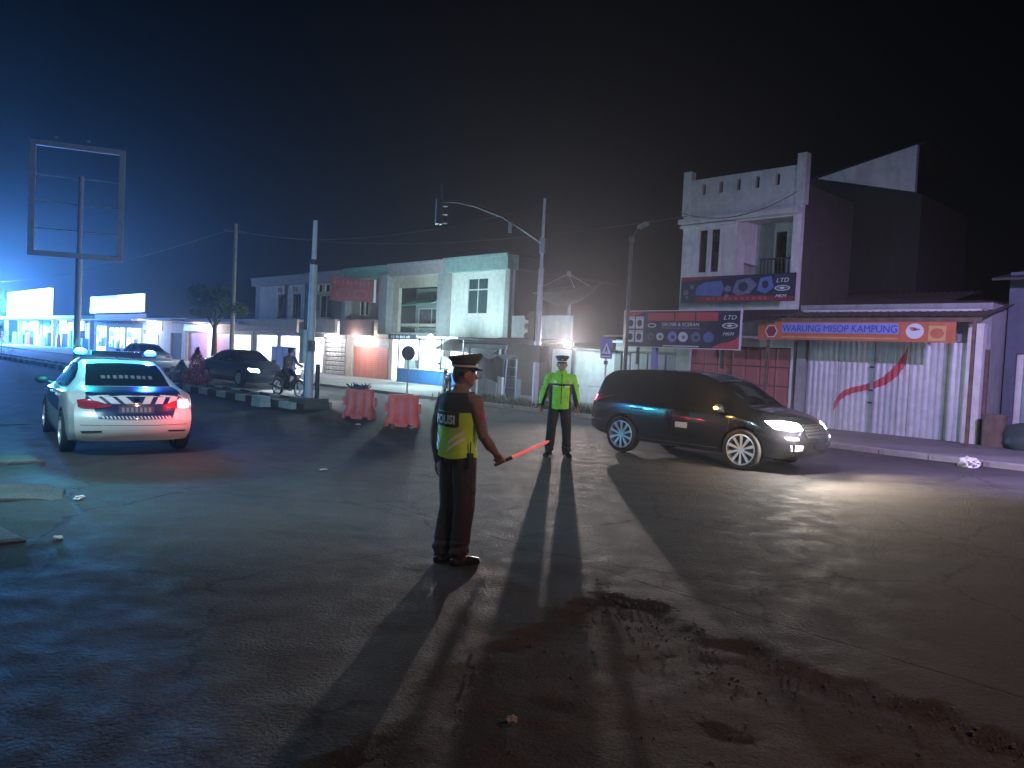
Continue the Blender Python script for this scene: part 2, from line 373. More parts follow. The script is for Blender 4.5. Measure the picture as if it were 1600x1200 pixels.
litter(-7.3, 1.75, (.05, .035, .015), 'scrap of pale paper on the dark road left foreground', 'paper_scrap', seed=3)
litter(-9.0, 2.35, (.07, .05, .02), 'white paper scrap beside the broken slab at left', 'paper_scrap', seed=5)
litter(-9.6, 5.6, (.05, .03, .012), 'small paper scrap on the road behind the police sedan', 'paper_scrap', seed=7)
litter(-15.0, 9.6, (.06, .05, .02), 'small white scrap on the road before the red barriers', 'paper_scrap', seed=9)
litter(-5.2, 20.6, (.08, .05, .03), 'white rubbish scrap on the ground by the rough drum', 'paper_scrap', seed=12)
litter(-2.55, 2.55, (.03, .024, .02), 'fist sized stone on the dirt between the two long shadows', 'stone', 'stone', concrete, .4, 4)
# ragged weeds on the far verge
def weeds(name, s0, s1, n0, n1, count, h, label_mat, seed):
    random.seed(seed); m = MB()
    for i in range(count):
        p = W(random.uniform(s0, s1), random.gauss((n0+n1)/2, (n1-n0)/4), .08); a = random.uniform(0, 2*PI); d = Vector((math.cos(a), math.sin(a), 0)); hh = h*random.uniform(.4, 1.1); ww = random.uniform(.008, .02)
        q = Vector((-d.y, d.x, 0))*ww; b = p+d*hh*.25+Vector((0,0,hh*.65)); t_ = p+d*hh*.6+Vector((0,0,hh))
        m.add([p-q, p+q, b+q*.8, t_, b-q*.8], [(0,1,2,4), (4,2,3)])
    o = m.build(name, label_mat, fix=False); struct(o, 'stuff'); o['label'] = 'ragged grass along the far kerb around the traffic pole'; return o
weeds('grass', -22.5, -14.2, 17.7, 19.3, 2600, .28, leaf_green, 3)

# loose stones and grit on the dirt verge and along the broken tarmac edge
random.seed(21); m = MB()
for i in range(1500):
    s = random.uniform(-5.5, 4.5)
    n = lip(s)-abs(random.gauss(0, .3))+.05 if i % 3 == 0 else random.uniform(-1.5, lip(s))
    if dirt_depth(s, n) < -.05: continue
    r = .006*(1/(.04+random.random()))**.55 if random.random() < .9 else random.uniform(.014,.026)
    r = min(r, .017); p = W(s, n, r*.25-.0); a = random.uniform(0, PI); k = []
    for q in range(5): k.append((p.x+r*random.uniform(.7,1.25)*math.cos(a+q*1.257), p.y+r*random.uniform(.7,1.25)*math.sin(a+q*1.257), p.z-.01))
    t1 = [(p.x+(x-p.x)*.65, p.y+(y-p.y)*.65, p.z+r*random.uniform(.3,.5)) for x, y, z in k]
    m.loft([k, t1])
o = m.build('gravel', mat('grit_stone', (.11,.10,.095), .95, var=.5, scale=30), fix=False); struct(o, 'stuff'); o['label'] = 'loose grit and stones along the broken road edge'

shade_wall = mat('shade_black_wall', (.025,.022,.022), .95, dirt=.3)  # near-black base colour stands for walls and roofs lying unlit

# ================================================================== BUILDINGS
def window(par, x0, x1, z0, z1, y, cols=1, rows=None, fm=None, gm=None, fw=.05, dep=.06, name='window'):
    """frame as the part, each pane a sub-part; rows = list of relative heights"""
    rows = rows or [1.]; m = MB(); tot = sum(rows); zs = [z0]
    for r in rows: zs.append(zs[-1]+(z1-z0)*r/tot)
    xs = [x0+(x1-x0)*i/cols for i in range(cols+1)]
    m.box(x0-fw, x0, y-dep, y+.02, z0-fw, z1+fw); m.box(x1, x1+fw, y-dep, y+.02, z0-fw, z1+fw)
    m.box(x0, x1, y-dep, y+.02, z0-fw, z0); m.box(x0, x1, y-dep, y+.02, z1, z1+fw)
    for x in xs[1:-1]: m.box(x-fw/2, x+fw/2, y-dep+.01, y+.02, z0, z1)
    for z in zs[1:-1]: m.box(x0, x1, y-dep+.015, y+.015, z-fw/2, z+fw/2)
    wd = m.build(name, fm or white_paint, par)
    for i in range(cols):
        for j in range(len(rows)):
            MB().box(xs[i]+.004, xs[i+1]-.004, y-.02, y-.008, zs[j]+.004, zs[j+1]-.004).build('pane', gm or glass_dark, wd)
    return wd
def panels(par, x0, x1, z0, z1, y, cols, rows, m_, name='shutter_panel', gap=.015, proud=.03, inset=.25):
    """raised field panels sharing one mesh"""
    w_, h_ = (x1-x0)/cols, (z1-z0)/rows; a, b = w_/2-gap, h_/2-gap; i_ = min(a, b)*inset
    m = MB(); m.loft([[(-a,0,-b),(a,0,-b),(a,0,b),(-a,0,b)], [(-a,-proud*.5,-b),(a,-proud*.5,-b),(a,-proud*.5,b),(-a,-proud*.5,b)],
                      [(-a+i_*.4,-proud*.55,-b+i_*.4),(a-i_*.4,-proud*.55,-b+i_*.4),(a-i_*.4,-proud*.55,b-i_*.4),(-a+i_*.4,-proud*.55,b-i_*.4)],
                      [(-a+i_,-proud,-b+i_),(a-i_,-proud,-b+i_),(a-i_,-proud,b-i_),(-a+i_,-proud,b-i_)]])
    me = m.mesh(name, m_)
    MB().box(x0, x1, y, y+.03, z0, z1).build('shutter_backing', steel_dark, par)
    for i in range(cols):
        for j in range(rows): link(name, me, par, (x0+w_*(i+.5), y, z0+h_*(j+.5)))
def corrugated(x0, x1, z0, z1, y, pitch=.16, amp=.018, step=6):
    n = max(6, int((x1-x0)/pitch*step)); m = MB(); vs, fs = [], []
    for i in range(n+1):
        x = x0+(x1-x0)*i/n; ph = math.sin(2*PI*x/pitch); yy = y+amp*max(-.6, min(.6, ph))/.6
        vs += [(x, yy, z0), (x, yy, z1)]
    for i in range(n): fs.append((2*i, 2*i+2, 2*i+3, 2*i+1))
    return m.add(vs, fs)
def disc(cx, cz, rx, rz_, y0, y1, seg=24, mi=0, m=None):
    m = m or MB(); return m.poly([(cx+rx*math.cos(2*PI*k/seg), cz+rz_*math.sin(2*PI*k/seg)) for k in range(seg)], y0, y1, mi)

# ---------- right: three storey shop house
SH = thing('shop_house', 'tall white three storey shop house with slotted parapet above the banners', 'building', W(-15.2, 22.3), TH)
m = MB(); hol = [(.64,1.02,4.78,6.28),(1.10,1.48,4.78,6.28),(2.05,3.93,4.45,6.42),(.55,4.12,0,2.4)]+[(x-.075,x+.075,7.42,7.78) for x in (.72,1.36,2.0,2.66,3.34)]
m.wall(0, 4.2, 0, 7.95, hol, 0, .18)
m.build('wall', white_wall, SH)
m = MB(); m.box(.0,.16,.182,3.7,0,7.4); m.box(4.02,4.17,.182,3.7,0,7.4); m.box(.16,4.02,3.54,3.7,0,7.4); m.build('side_wall', dark_wall, SH)
MB().box(.16,4.02,.182,3.54,6.9,7.05).build('roof', roof_dark, SH)
MB().box(-.06,.24,-.05,.22,6.75,8.25).build('corner_post', white_wall, SH); MB().box(3.98,4.27,-.05,.22,6.75,8.28).build('corner_post', white_wall, SH)
MB().box(.0,4.2,-.34,-.003,6.45,6.6).build('ledge', white_wall, SH)
MB().box(.0,2.0,-.22,-.003,6.33,6.4).build('ledge', white_wall, SH)
for a, b in ((.64,1.02),(1.10,1.48)): window(SH, a+.03, b-.03, 4.83, 6.23, .06, 1, [1], white_paint, glass_dark, .05, .1)
m = MB(); m.wall(2.05,3.93,4.32,6.5,[(2.75,3.12,4.45,6.2)],1.3,1.4); m.box(1.95,2.05,.18,1.3,4.32,6.5); m.box(3.93,4.03,.18,1.3,4.32,6.5); m.box(1.95,4.03,.18,1.45,6.5,6.6); m.box(1.95,4.03,.18,1.45,4.3,4.45)
m.build('balcony_recess', white_wall, SH)
d = MB().box(2.77,3.10,1.33,1.37,4.46,6.18).build('door', glass_dark, SH); 
m = MB(); m.box(2.68,2.75,1.26,1.38,4.45,6.27); m.box(3.12,3.19,1.26,1.38,4.45,6.27); m.box(2.75,3.12,1.26,1.38,6.2,6.27); m.build('door_frame', white_paint, d)
MB().box(2.05,2.68,1.27,1.298,4.46,6.48).build('shaded_wall_panel', grey_wall, SH)  # grey panel paints the shadowed side of the recess
rl = MB().box(2.9,3.92,-.02,.03,5.12,5.17).build('railing', steel_dark, SH)
bal = MB().box(-.012,.012,-.012,.012,0,.67).mesh('baluster', steel_dark)
for i in range(9): link('baluster', bal, rl, (2.95+.115*i, .005, 4.45))
MB().box(.17,4.01,.183,3.5,3.3,3.45).build('floor_slab', concrete, SH)
panels(SH, .56, 4.11, .02, 2.38, .1, 7, 4, red_shut)
m = MB(); m.hexa([(-.9,-1.5,3.08),(4.3,-1.5,3.08),(4.3,-.003,3.5),(-.9,-.003,3.5),(-.9,-1.5,3.14),(4.3,-1.5,3.14),(4.3,-.003,3.57),(-.9,-.003,3.57)]); m.build('canopy', roof_dark, SH)
MB().box(-.05,.12,-1.35,-1.2,0.08,3.07).build('canopy_post', ltblue_print, SH)

# upper banner
UB = thing('banner', 'dark blue and red shop banner hung across the shop house below its balcony', 'banner', W(-14.78, 21.75), TH, 'shop banners')
MB().box(0, 3.98, 0, .03, 3.78, 4.62).build('board', navy_print, UB)
MB().poly([(0,4.62),(.0,4.45),(.5,4.50),(1.2,4.56),(1.6,4.62)], -.006, -.001).build('red_corner', dkred_print, UB)
MB().poly([(.55,3.80),(3.98,3.80),(3.98,3.92),(2.2,4.0),(.6,3.95)], -.006, -.001).build('red_band', dkred_print, UB)
MB().poly([(.55,4.02),(.62,4.32),(.95,4.44),(1.5,4.46),(1.62,4.2),(1.5,3.98)], -.006, -.001).build('printed_shape', blue_print, UB)
MB().poly([(1.9,4.1),(2.05,4.46),(2.5,4.52),(2.75,4.3),(2.5,4.03),(2.1,3.99)], -.006, -.001).build('printed_shape', grey_print, UB)
MB().poly([(2.75,4.12),(2.85,4.5),(3.2,4.55),(3.3,4.2),(3.05,4.02)], -.006, -.001).build('printed_shape', blue_print, UB)
for cx, cz, r in ((.2,4.12,.10),(.42,4.3,.08),(.25,3.94,.06),(1.75,4.2,.12),(1.72,3.98,.07)): disc(cx, cz, r, r*.9, -.009, -.007, 10).build('printed_part', grey_print, UB)
disc(2.28,4.25,.16,.15,-.009,-.007,18).build('printed_part', navy_print, UB)
disc(3.02,4.3,.11,.12,-.009,-.007,18).build('printed_part', navy_print, UB)
def brand_marks(par, x, z, k):
    text('LTD', .22*k, white_print, par, (x, -.008, z+.60*k), shear=.25, sx=1.25)
    m = MB(); disc(x+.27*k, z+.38*k, .31*k, .105*k, -.008, -.001, 28, 0, m); e = m.build('emblem', white_print, par)
    m = MB(); disc(x+.27*k, z+.38*k, .255*k, .07*k, -.012, -.009, 28, 0, m); m.build('emblem_field', navy_print, e)
    m = MB(); disc(x+.27*k, z+.38*k, .10*k, .045*k, -.015, -.013, 18, 0, m); m.poly([(x+.05*k,z+.375*k),(x+.49*k,z+.375*k),(x+.49*k,z+.39*k),(x+.05*k,z+.39*k)], -.0165, -.0155); m.build('emblem_mark', white_print, e)
    text('MKM', .17*k, white_print, par, (x-.0, -.008, z+.03*k), shear=.3, sx=1.15)
brand_marks(UB, 3.36, 3.87, .8)
for i in range(11): MB().box(1.0+.2*i,1.0+.2*i+(.14,.09,.12)[i%3],-.009,-.0065,3.84,3.93).build('faded_letter', red_print, UB)

# lower shop sign
LS = thing('shop_sign', 'long navy and red shop sign with washing machine pictures over the red shutter', 'sign', W(-16.28, 20.75, .07), TH, 'shop banners')
MB().box(0, 4.33, 0, .06, 2.2, 3.36).build('board', navy_print, LS)
m = MB(); m.box(-.03,0,-.012,.07,2.17,3.39); m.box(4.33,4.36,-.012,.07,2.17,3.39); m.box(0,4.33,-.012,.07,2.17,2.2); m.box(0,4.33,-.012,.07,3.36,3.39); m.build('frame', white_print, LS)
MB().poly([(.0,3.36),(.0,3.2),(.35,3.2),(.62,3.26),(.8,3.36)], -.006, -.001).build('red_corner', red_print, LS)
MB().poly([(4.33,2.2),(4.33,2.62),(4.22,2.5),(4.0,2.42),(3.7,2.36),(3.5,2.28),(3.4,2.2)], -.006, -.001).build('red_corner', red_print, LS)
for a, b in ((.95,1.98),(2.03,2.75),(2.8,3.58)): MB().box(a,b,-.007,-.001,3.05,3.31).build('red_word_bar', red_print, LS)
text('GROSIR & ECERAN', .16, white_print, LS, (2.22, -.008, 2.88), align='CENTER', sx=1.05)
MB().box(1.5,2.95,-.006,-.001,2.80,2.835).build('thin_line', grey_print, LS)
MB().box(1.6,2.95,-.006,-.001,2.23,2.265).build('thin_line', white_print, LS)
for i in range(2):
    for j in range(2):
        x, z = .12+.36*i, 2.34+.45*j
        t_ = MB().box(x,x+.31,-.008,-.001,z,z+.40).build('washing_machine_picture', white_print, LS)
        disc(x+.155, z+.18, .10, .115, -.012, -.009, 18).build('drum_mark', navy_print, t_)
        MB().box(x+.03,x+.28,-.012,-.009,z+.34,z+.36).build('control_mark', grey_print, t_)
disc(1.13,2.90,.17,.075,-.008,-.001,24).build('emblem', white_print, LS)
disc(1.13,2.90,.12,.045,-.012,-.009,24).build('emblem_field', navy_print, LS)
for i, x in enumerate((1.1,1.47,1.95,2.35,2.82,3.28)):
    q = disc(x, 2.54, (.13,.15,.17,.18,.18,.19)[i], (.14,.13,.17,.16,.16,.16)[i], -.008, -.001, (7,9,24,24,18,24)[i]).build('product_picture', (grey_print, white_print, ltblue_print, white_print, grey_print, blue_print)[i], LS)
    disc(x+.02, 2.53, .07, .06, -.012, -.009, 12).build('product_mark', (navy_print, grey_print)[i % 2], q)
brand_marks(LS, 3.76, 2.58, .85)
m = MB(); m.box(.5,.58,.06,.14,1.6,3.3); m.box(3.7,3.78,.06,.14,1.6,3.3); m.box(.5,.58,.06,1.5,3.12,3.2); m.box(3.7,3.78,.06,1.5,3.12,3.2); m.build('bracket', steel_dark, LS)

# ---------- right: food stall with corrugated gate
WG = thing('food_stall', 'single storey food stall with white corrugated gate and tin canopy', 'building', W(-10.9, 22.3), TH)
sheets = [(.36,1.28),(1.29,2.22),(2.30,3.22),(3.23,4.15),(4.16,4.62)]
for i, (a, b) in enumerate(sheets):
    corrugated(a, b, .03+.03*math.sin(i*2.1), 2.66, .02+.006*(i % 2)).build('gate_sheet', zinc, WG, smooth=True, fix=False)
# painted red swoosh that follows the corrugation
cl = [(1.23,.62),(1.28,.80),(1.36,.98),(1.52,1.14),(1.75,1.25),(2.05,1.33),(2.35,1.43),(2.6,1.56),(2.8,1.74),(2.98,1.98),(3.08,2.20),(3.16,2.52)]
wd_ = [.02,.09,.13,.16,.17,.17,.19,.22,.24,.22,.15,.01]
m = MB(); vs, fs = [], []; steps = 120
for i in range(steps+1):
    f = i/steps*(len(cl)-1); k = min(int(f), len(cl)-2); t = f-k
    x = cl[k][0]*(1-t)+cl[k+1][0]*t; z = cl[k][1]*(1-t)+cl[k+1][1]*t; h = (wd_[k]*(1-t)+wd_[k+1]*t)
    h *= 1+.12*noise.noise(Vector((i*.35, 0, 0)))
    dx, dz = cl[k+1][0]-cl[k][0], cl[k+1][1]-cl[k][1]; l = math.hypot(dx, dz); px, pz = -dz/l, dx/l
    for e in [q_/10-.5 for q_ in range(11)]:
        xx = x+px*h*e; vs.append((xx, .02+.018*max(-.6, min(.6, math.sin(2*PI*xx/.16)))/.6-.014, z+pz*h*e))
for i in range(steps):
    for q_ in range(10): a_ = 11*i+q_; fs.append((a_, a_+11, a_+12, a_+1))
m.add(vs, fs).build('painted_swoosh', red_print, WG, fix=False)
m = MB(); m.box(2.225,2.265,-.03,.05,.05,2.66); m.box(2.27,2.30,-.03,.05,.05,2.66); m.build('gate_stile', galv, WG)
for z in (.9,1.25,1.9): MB().box(2.20,2.32,-.06,-.03,z,z+.05).build('hinge', steel_dark, WG)
m = MB(); m.wall(0,5.1,0,3.7,[(.34,4.64,0,2.68)],.09,.25); m.box(0,.15,.25,5.5,0,3.7); m.box(4.95,5.1,.25,5.5,0,3.7); m.box(.15,4.95,5.35,5.5,0,3.7)
m.build('wall', grey_wall, WG)
m = MB(); m.box(4.66,5.02,-.22,.085,0,3.15); m.build('side_pillar', white_wall, WG)
MB().box(.06,.32,-.1,.085,.0,2.66).build('side_pillar', grey_wall, WG)
roofm = MB(); nseg = 60
vs, fs = [], []
for i in range(nseg*4+1):
    x = -.7+6.0*i/(nseg*4); zz = .02*math.sin(2*PI*x/.2)
    vs += [(x, -1.15, 3.28+zz), (x, 5.6, 4.55+zz)]
for i in range(nseg*4): fs.append((2*i, 2*i+2, 2*i+3, 2*i+1))
roofm.add(vs, fs).build('roof', roof_tin, WG, smooth=True, fix=False)
MB().hexa([(.2,-.16,3.47),(4.9,-.16,3.47),(4.9,.0,3.5),(.2,.0,3.5),(.2,-.16,3.53),(4.9,-.16,3.53),(4.9,0,3.56),(.2,0,3.56)]).build('ridge_flashing', white_paint, WG)
MB().box(-.6,5.2,-1.12,-1.06,3.13,3.24).build('canopy_beam', wood, WG)
for x in (-.4, 5.0): MB().box(x,x+.08,-1.13,-1.05,.08,3.13).build('canopy_post', wood, WG)
lb = MB().ell((4.55,-1.0,3.02),(.05,.05,.07)).build('bulb', lamp_mat('small_bulb', (1,.95,.9), 6.), WG, smooth=True)

WB = thing('stall_banner', 'orange banner lettered WARUNG MISOP KAMPUNG above the corrugated gate', 'banner', W(-11.52, 21.05), TH, 'shop banners')
MB().box(0,5.3,0,.02,2.6,3.12).build('board', orange_print, WB)
MB().box(.75,3.95,-.007,-.001,2.80,3.08).build('blue_band', ltblue_print, WB)
text('WARUNG MISOP KAMPUNG', .27, text_blue, WB, (2.35,-.010,2.84), align='CENTER', sx=.92)
q = disc(.42,2.84,.2,.2,-.006,-.001,6).build('emblem', white_print, WB); disc(.42,2.84,.17,.17,-.010,-.007,6).build('emblem_field', dkred_print, WB)
MB().box(.75,3.95,-.006,-.001,2.66,2.70).build('thin_line', yellow_wall, WB)
q = disc(4.35,2.88,.22,.2,-.006,-.001,14).build('bowl_picture', white_print, WB)
for x, z in ((4.30,2.96),(4.33,2.91),(4.40,2.93)): disc(x,z,.09,.018,-.010-.002*(z>2.92),-.007,9).build('food_mark', dkred_print, q)
q = MB().box(4.68,5.08,-.006,-.001,2.64,3.02).build('plate_picture', yellow_wall, WB); disc(4.88,2.83,.16,.13,-.010,-.007,16).build('food_mark', orange_print, q)

# ---------- far right: teal curtained stall, drum and tarpaulin
TC = thing('teal_shed', 'dark shed with a pale teal curtained front at the right edge', 'building', W(-5.75, 23.6), TH)
m = MB(); m.wall(0,6,0,4.6,[(.25,5.5,0,2.45)],0,.15); m.box(0,.15,.15,4,0,4.6); m.box(5.85,6,.15,4,0,4.6); m.box(.15,5.85,3.85,4,0,4.6); m.build('wall', mat('slate_blue_wall', (.10,.12,.17), .85, dirt=.4), TC)
teal_cloth = mat('pale_teal_cloth', (.24,.36,.36), .8, dirt=.3)
for i, (a, b) in enumerate(((.26,.42),(.43,1.5),(1.51,2.6),(2.61,3.7),(3.71,5.49))):
    corrugated(a, b, .05, 2.44, .08, .5, .012, 10).build('curtain', teal_cloth if i else white_paint, TC, smooth=True, fix=False)
MB().hexa([(-.2,-.9,4.3),(6.2,-.9,4.3),(6.2,4.1,5.2),(-.2,4.1,5.2),(-.2,-.9,4.36),(6.2,-.9,4.36),(6.2,4.1,5.26),(-.2,4.1,5.26)]).build('roof', roof_dark, TC)
MB().box(-.14,-.04,-1.3,-1.18,.02,2.5).build('post', wood, TC)
m = MB(); rings = []
for j in range(9):
    z = .8*j/8; r = []
    for k in range(20):
        a = 2*PI*k/20; q = .25*(1+.05*noise.noise(Vector((math.cos(a)*2, math.sin(a)*2, z*3))))*(1.04 if j in (0, 8) else 1); c_, s_ = math.cos(a), math.sin(a)
        sq = 1/max(abs(c_), abs(s_))**.55; r.append((q*c_*sq, q*s_*sq, z))
    rings.append(r)
m.loft(rings); o = m.build('rough_drum', mat('rough_brown_block', (.17,.12,.10), .9, var=.4, dirt=.4, bump=.5, bscale=12), None, smooth=True); o.location = W(-5.45, 21.9, .08); o.rotation_euler = (0,0,TH)
tag(o, 'squat brown weathered drum standing beside the gate pillar', 'drum')
bm = bmesh.new(); bmesh.ops.create_icosphere(bm, subdivisions=4, radius=1)
for v in bm.verts:
    k = 1+.25*noise.fractal(v.co*1.6, .8, 2.2, 4); v.co = Vector((v.co.x*k*.95, v.co.y*k*.6, max(-.02, v.co.z*k*.8)))
me = bpy.data.meshes.new('tarpaulin'); bm.to_mesh(me); bm.free(); me.materials.append(mat('dark_green_tarp', (.035,.06,.055), .6, bump=.3)); smooth_mesh(me, 60)
o = link('tarpaulin', me, None, W(-4.35, 22.1, .08), TH); tag(o, 'dark green tarpaulin heap at the right edge past the drum', 'tarpaulin')

# ---------- gable behind
GB = thing('gable_house', 'pale gable end of a house rising behind the food stall roof', 'building', W(-13.3, 28.), TH)
MB().poly([(0,8.9),(3.45,8.0),(3.45,9.6)], 0, .2).build('gable', white_wall, GB)
MB().poly([(-.4,0),(3.7,0),(3.7,7.9),(-.4,8.98)], .01, 5).build('wall', shade_wall, GB)
if 0: m.hexa([(-.3,-.2,9.2),(4.3,-.2,10.5),(4.3,8.2,10.4),(-.3,8.2,9.1),(-.3,-.2,9.28),(4.3,-.2,10.58),(4.3,8.2,10.48),(-.3,8.2,9.18)])
MB().hexa([(-.3,.3,8.96),(3.6,.3,9.7),(3.6,5,9.7),(-.3,5,8.96),(-.3,.3,9.04),(3.6,.3,9.78),(3.6,5,9.78),(-.3,5,9.04)]).build('roof', shade_wall, GB)

# ---------- low garage left of the shop house
GG = thing('garage', 'low garage with grey folding gate behind the black car', 'building', W(-18.0, 22.5), TH)
m = MB(); m.wall(0,2.78,0,2.55,[(.25,2.6,0,2.1)],0,.2); m.box(0,.15,.2,5,0,2.55); m.build('wall', grey_wall, GG)
MB().box(.1,2.7,-.12,-.003,2.15,2.28).build('lintel', beige_wall, GG); MB().box(-.1,1.4,-.2,-.003,2.42,2.5).build('gutter', white_paint, GG); MB().box(1.5,1.9,-.2,-.003,2.42,2.5).build('gutter', white_paint, GG)
panels(GG, .26, 2.59, .02, 2.08, .1, 6, 2, mat('grey_gate_paint', (.30,.30,.34), .5, dirt=.3), 'gate_panel', .02, .03, .15)
MB().hexa([(-.2,-.5,2.62),(2.95,-.5,2.62),(2.95,5.2,3.1),(-.2,5.2,3.1),(-.2,-.5,2.68),(2.95,-.5,2.68),(2.95,5.2,3.16),(-.2,5.2,3.16)]).build('roof', roof_dark, GG)

# ---------- white wall lit by the floodlight
WS = thing('white_shed', 'low white walled shed lit by the floodlight behind the officer in green', 'building', W(-21.3, 22.6), TH)
m = MB(); m.box(0,3.2,0,.15,0,2.1); m.box(0,.15,.15,4.5,0,2.1); m.box(3.05,3.2,.15,4.5,0,2.1); m.build('wall', white_wall, WS)
for a, b in ((2.0,2.75),):
    for z0, z1 in ((.1,.68),(.74,1.32),(1.38,1.98)): MB().box(a,b,-.035,-.003,z0,z1).build('door_panel', white_paint, WS)
MB().hexa([(-.2,-.6,2.22),(3.4,-.6,2.05),(3.4,4.6,2.35),(-.2,4.6,2.5),(-.2,-.6,2.30),(3.4,-.6,2.12),(3.4,4.6,2.42),(-.2,4.6,2.58)]).build('roof', roof_tin, WS)
HB = thing('rooftop_hoarding', 'blank white rooftop hoarding behind the traffic light', 'hoarding', W(-24.5, 23.3, 0), TH)
MB().box(0,1.8,0,.05,2.55,3.5).build('board_sheet', white_wall, HB); MB().box(1.81,3.55,0,.05,2.52,3.5).build('board_sheet', white_wall, HB)
m = MB()
for x in (.1,1.75,3.4): m.box(x,x+.08,.05,.13,.0,3.45)
m.build('support', steel_dark, HB)
# lamp on the shed
FL = thing('floodlight', 'blazing white floodlight on the shed roof behind the officer in green', 'lamp', W(-19.6, 21.55, .30), TH)
MB().box(-.03,.03,.34,.40,.08,2.06).build('mast', steel_dark, FL)
MB().box(-.16,.16,.06,.2,1.86,2.08).build('housing', black_plastic, FL); MB().box(-.02,.02,.2,.36,1.93,2.0).build('bracket', steel_dark, FL)
MB().box(-.14,.14,.04,.058,1.88,2.06).build('lens', lamp_mat('floodlight_glow', (.75,.95,1), 200.), FL)
FLOOD = lamp('SPOT', 'floodlight_beam', FL, (0, -.05, 1.97), 9500, (1,.82,.76), .06, (.67,-.74,.12), 46, 1.)
lamp('POINT', 'floodlight_spill', FL, (.7, -.5, 1.9), 200, (.6,.9,1), .1)

# ---------- kiosk
KI = thing('street_kiosk', 'dark street kiosk with scalloped white valance beside the traffic pole', 'kiosk', W(-25.2, 21.4), TH)
for x in (.1,2.3): MB().box(x,x+.08,.0,.08,.08,2.0).build('post', galv, KI); MB().box(x,x+.08,1.8,1.88,.08,2.1).build('post', galv, KI)
MB().box(-.05,2.5,-.06,.0,2.0,2.16).build('roof_beam', white_paint, KI)
MB().hexa([(-.3,-.1,2.18),(3.6,-.1,2.18),(3.6,2.2,2.5),(-.3,2.2,2.5),(-.3,-.1,2.23),(3.6,-.1,2.23),(3.6,2.2,2.55),(-.3,2.2,2.55)]).build('roof', roof_dark, KI)
tarp = mat('dark_green_canvas', (.035,.06,.055), .75, bump=.2)
corrugated(1.0,3.0,.55,1.75,.0,.45,.02,10).build('canvas', tarp, KI, smooth=True, fix=False)
pts = [(1.0,1.75)]
for k in range(2):
    for i in range(9): t = i/8; pts.append((1.0+1.0*k+t*1.0, 1.75-.0-.17*math.sin(PI*t)**.8-.01))
pts += [(3.0,1.75)]
pts = [(1.0,1.78),(3.0,1.78)]+[p for p in reversed(pts[1:-1])]
MB().poly(pts, -.05, -.03).build('valance', white_paint, KI)
MB().box(.0,3.1,1.9,1.95,.08,2.15).build('back_board', dark_wall, KI)
SB = thing('counter_board', 'white arched counter board in front of the dark kiosk', 'board', W(-23.9, 20.8), TH)
pts = [(0,.18),(1.3,.08),(1.3,.62)]+[(1.3-1.3*t/10, .62+.12*math.sin(PI*t/10)+.08*t/10) for t in range(1, 11)]
MB().poly(pts, 0, .05).build('panel', white_wall, SB); MB().poly([(-.34,.3),(-.02,.28),(-.02,.66),(-.34,.78)], .0, .05).build('panel', white_wall, SB)
MB().box(1.28,1.36,.06,.12,.08,.9).build('leg', galv, SB); MB().box(-.3,-.1,.06,.4,.08,.35).build('leg', galv, SB)
RK = thing('metal_rack', 'thin metal rack standing between kiosk and traffic pole', 'rack', W(-21.9, 20.6), TH)
m = MB()
for x in (0,.62): m.tube([(x,0,.08),(x+(.1 if x == 0 else 0),0,1.62)], .02, 8)
m.build('upright', galv, RK)
for z in (.5,.95,1.3,1.6): m = MB(); m.tube([(.03+.06*z,0,z),(.62,0,z)], .016, 8); m.build('rung', galv, RK)
MB().box(.05,.6,.03,.3,.08,.85).build('crate_box', mat('blue_grey_box', (.10,.15,.2), .6, dirt=.3), RK)
for i, (s, lab) in enumerate(((-21.0,'white marker post nearest the traffic pole'),(-22.45,'white marker post in front of the counter board'))):
    o = MB().box(-.05,.05,-.05,.05,.0,.85).build('marker_post', white_paint, None); o.location = W(s, 19.6, .08); o.rotation_euler = (0,0,TH); tag(o, lab, 'post', 'marker posts')
# satellite dish on a roof behind
SD = thing('satellite_dish', 'large dark mesh satellite dish on a roof behind the traffic pole', 'satellite dish', W(-23.6, 26.0), TH)
m = MB(); R_ = 1.6; prof = [(R_*t/8, .75*(t/8)**2) for t in range(1, 9)]+[(R_*t/8*.985, .75*(t/8)**2+.02) for t in range(8, 0, -1)]
m.lathe(prof, (0,0,0), 'z', 28, closed=True)
o = m.build('dish', steel_dark, SD, smooth=True); o.location = (0,0,4.2); o.rotation_euler = (rad(14), rad(-3), 0)
m = MB(); m.tube([(0,0,2.0),(0,0,4.2)], .07, 10); m.build('mast', galv, SD)
m = MB()
for a in (0, 2.1, 4.2): m.tube([(1.45*math.cos(a), 1.45*math.sin(a), 4.85),(.05*math.cos(a), .05*math.sin(a)-.15, 5.55)], .015, 6)
m.ell((0,-.15,5.58),(.1,.1,.12)); m.build('receiver', galv, SD)
o = MB().box(-3,5,.0,5,0,2.3).build('back_building', shade_wall); o.location = W(-25.5, 24.9, 0); o.rotation_euler = (0,0,TH)
tag(o, 'dark low building under the satellite dish', 'building')

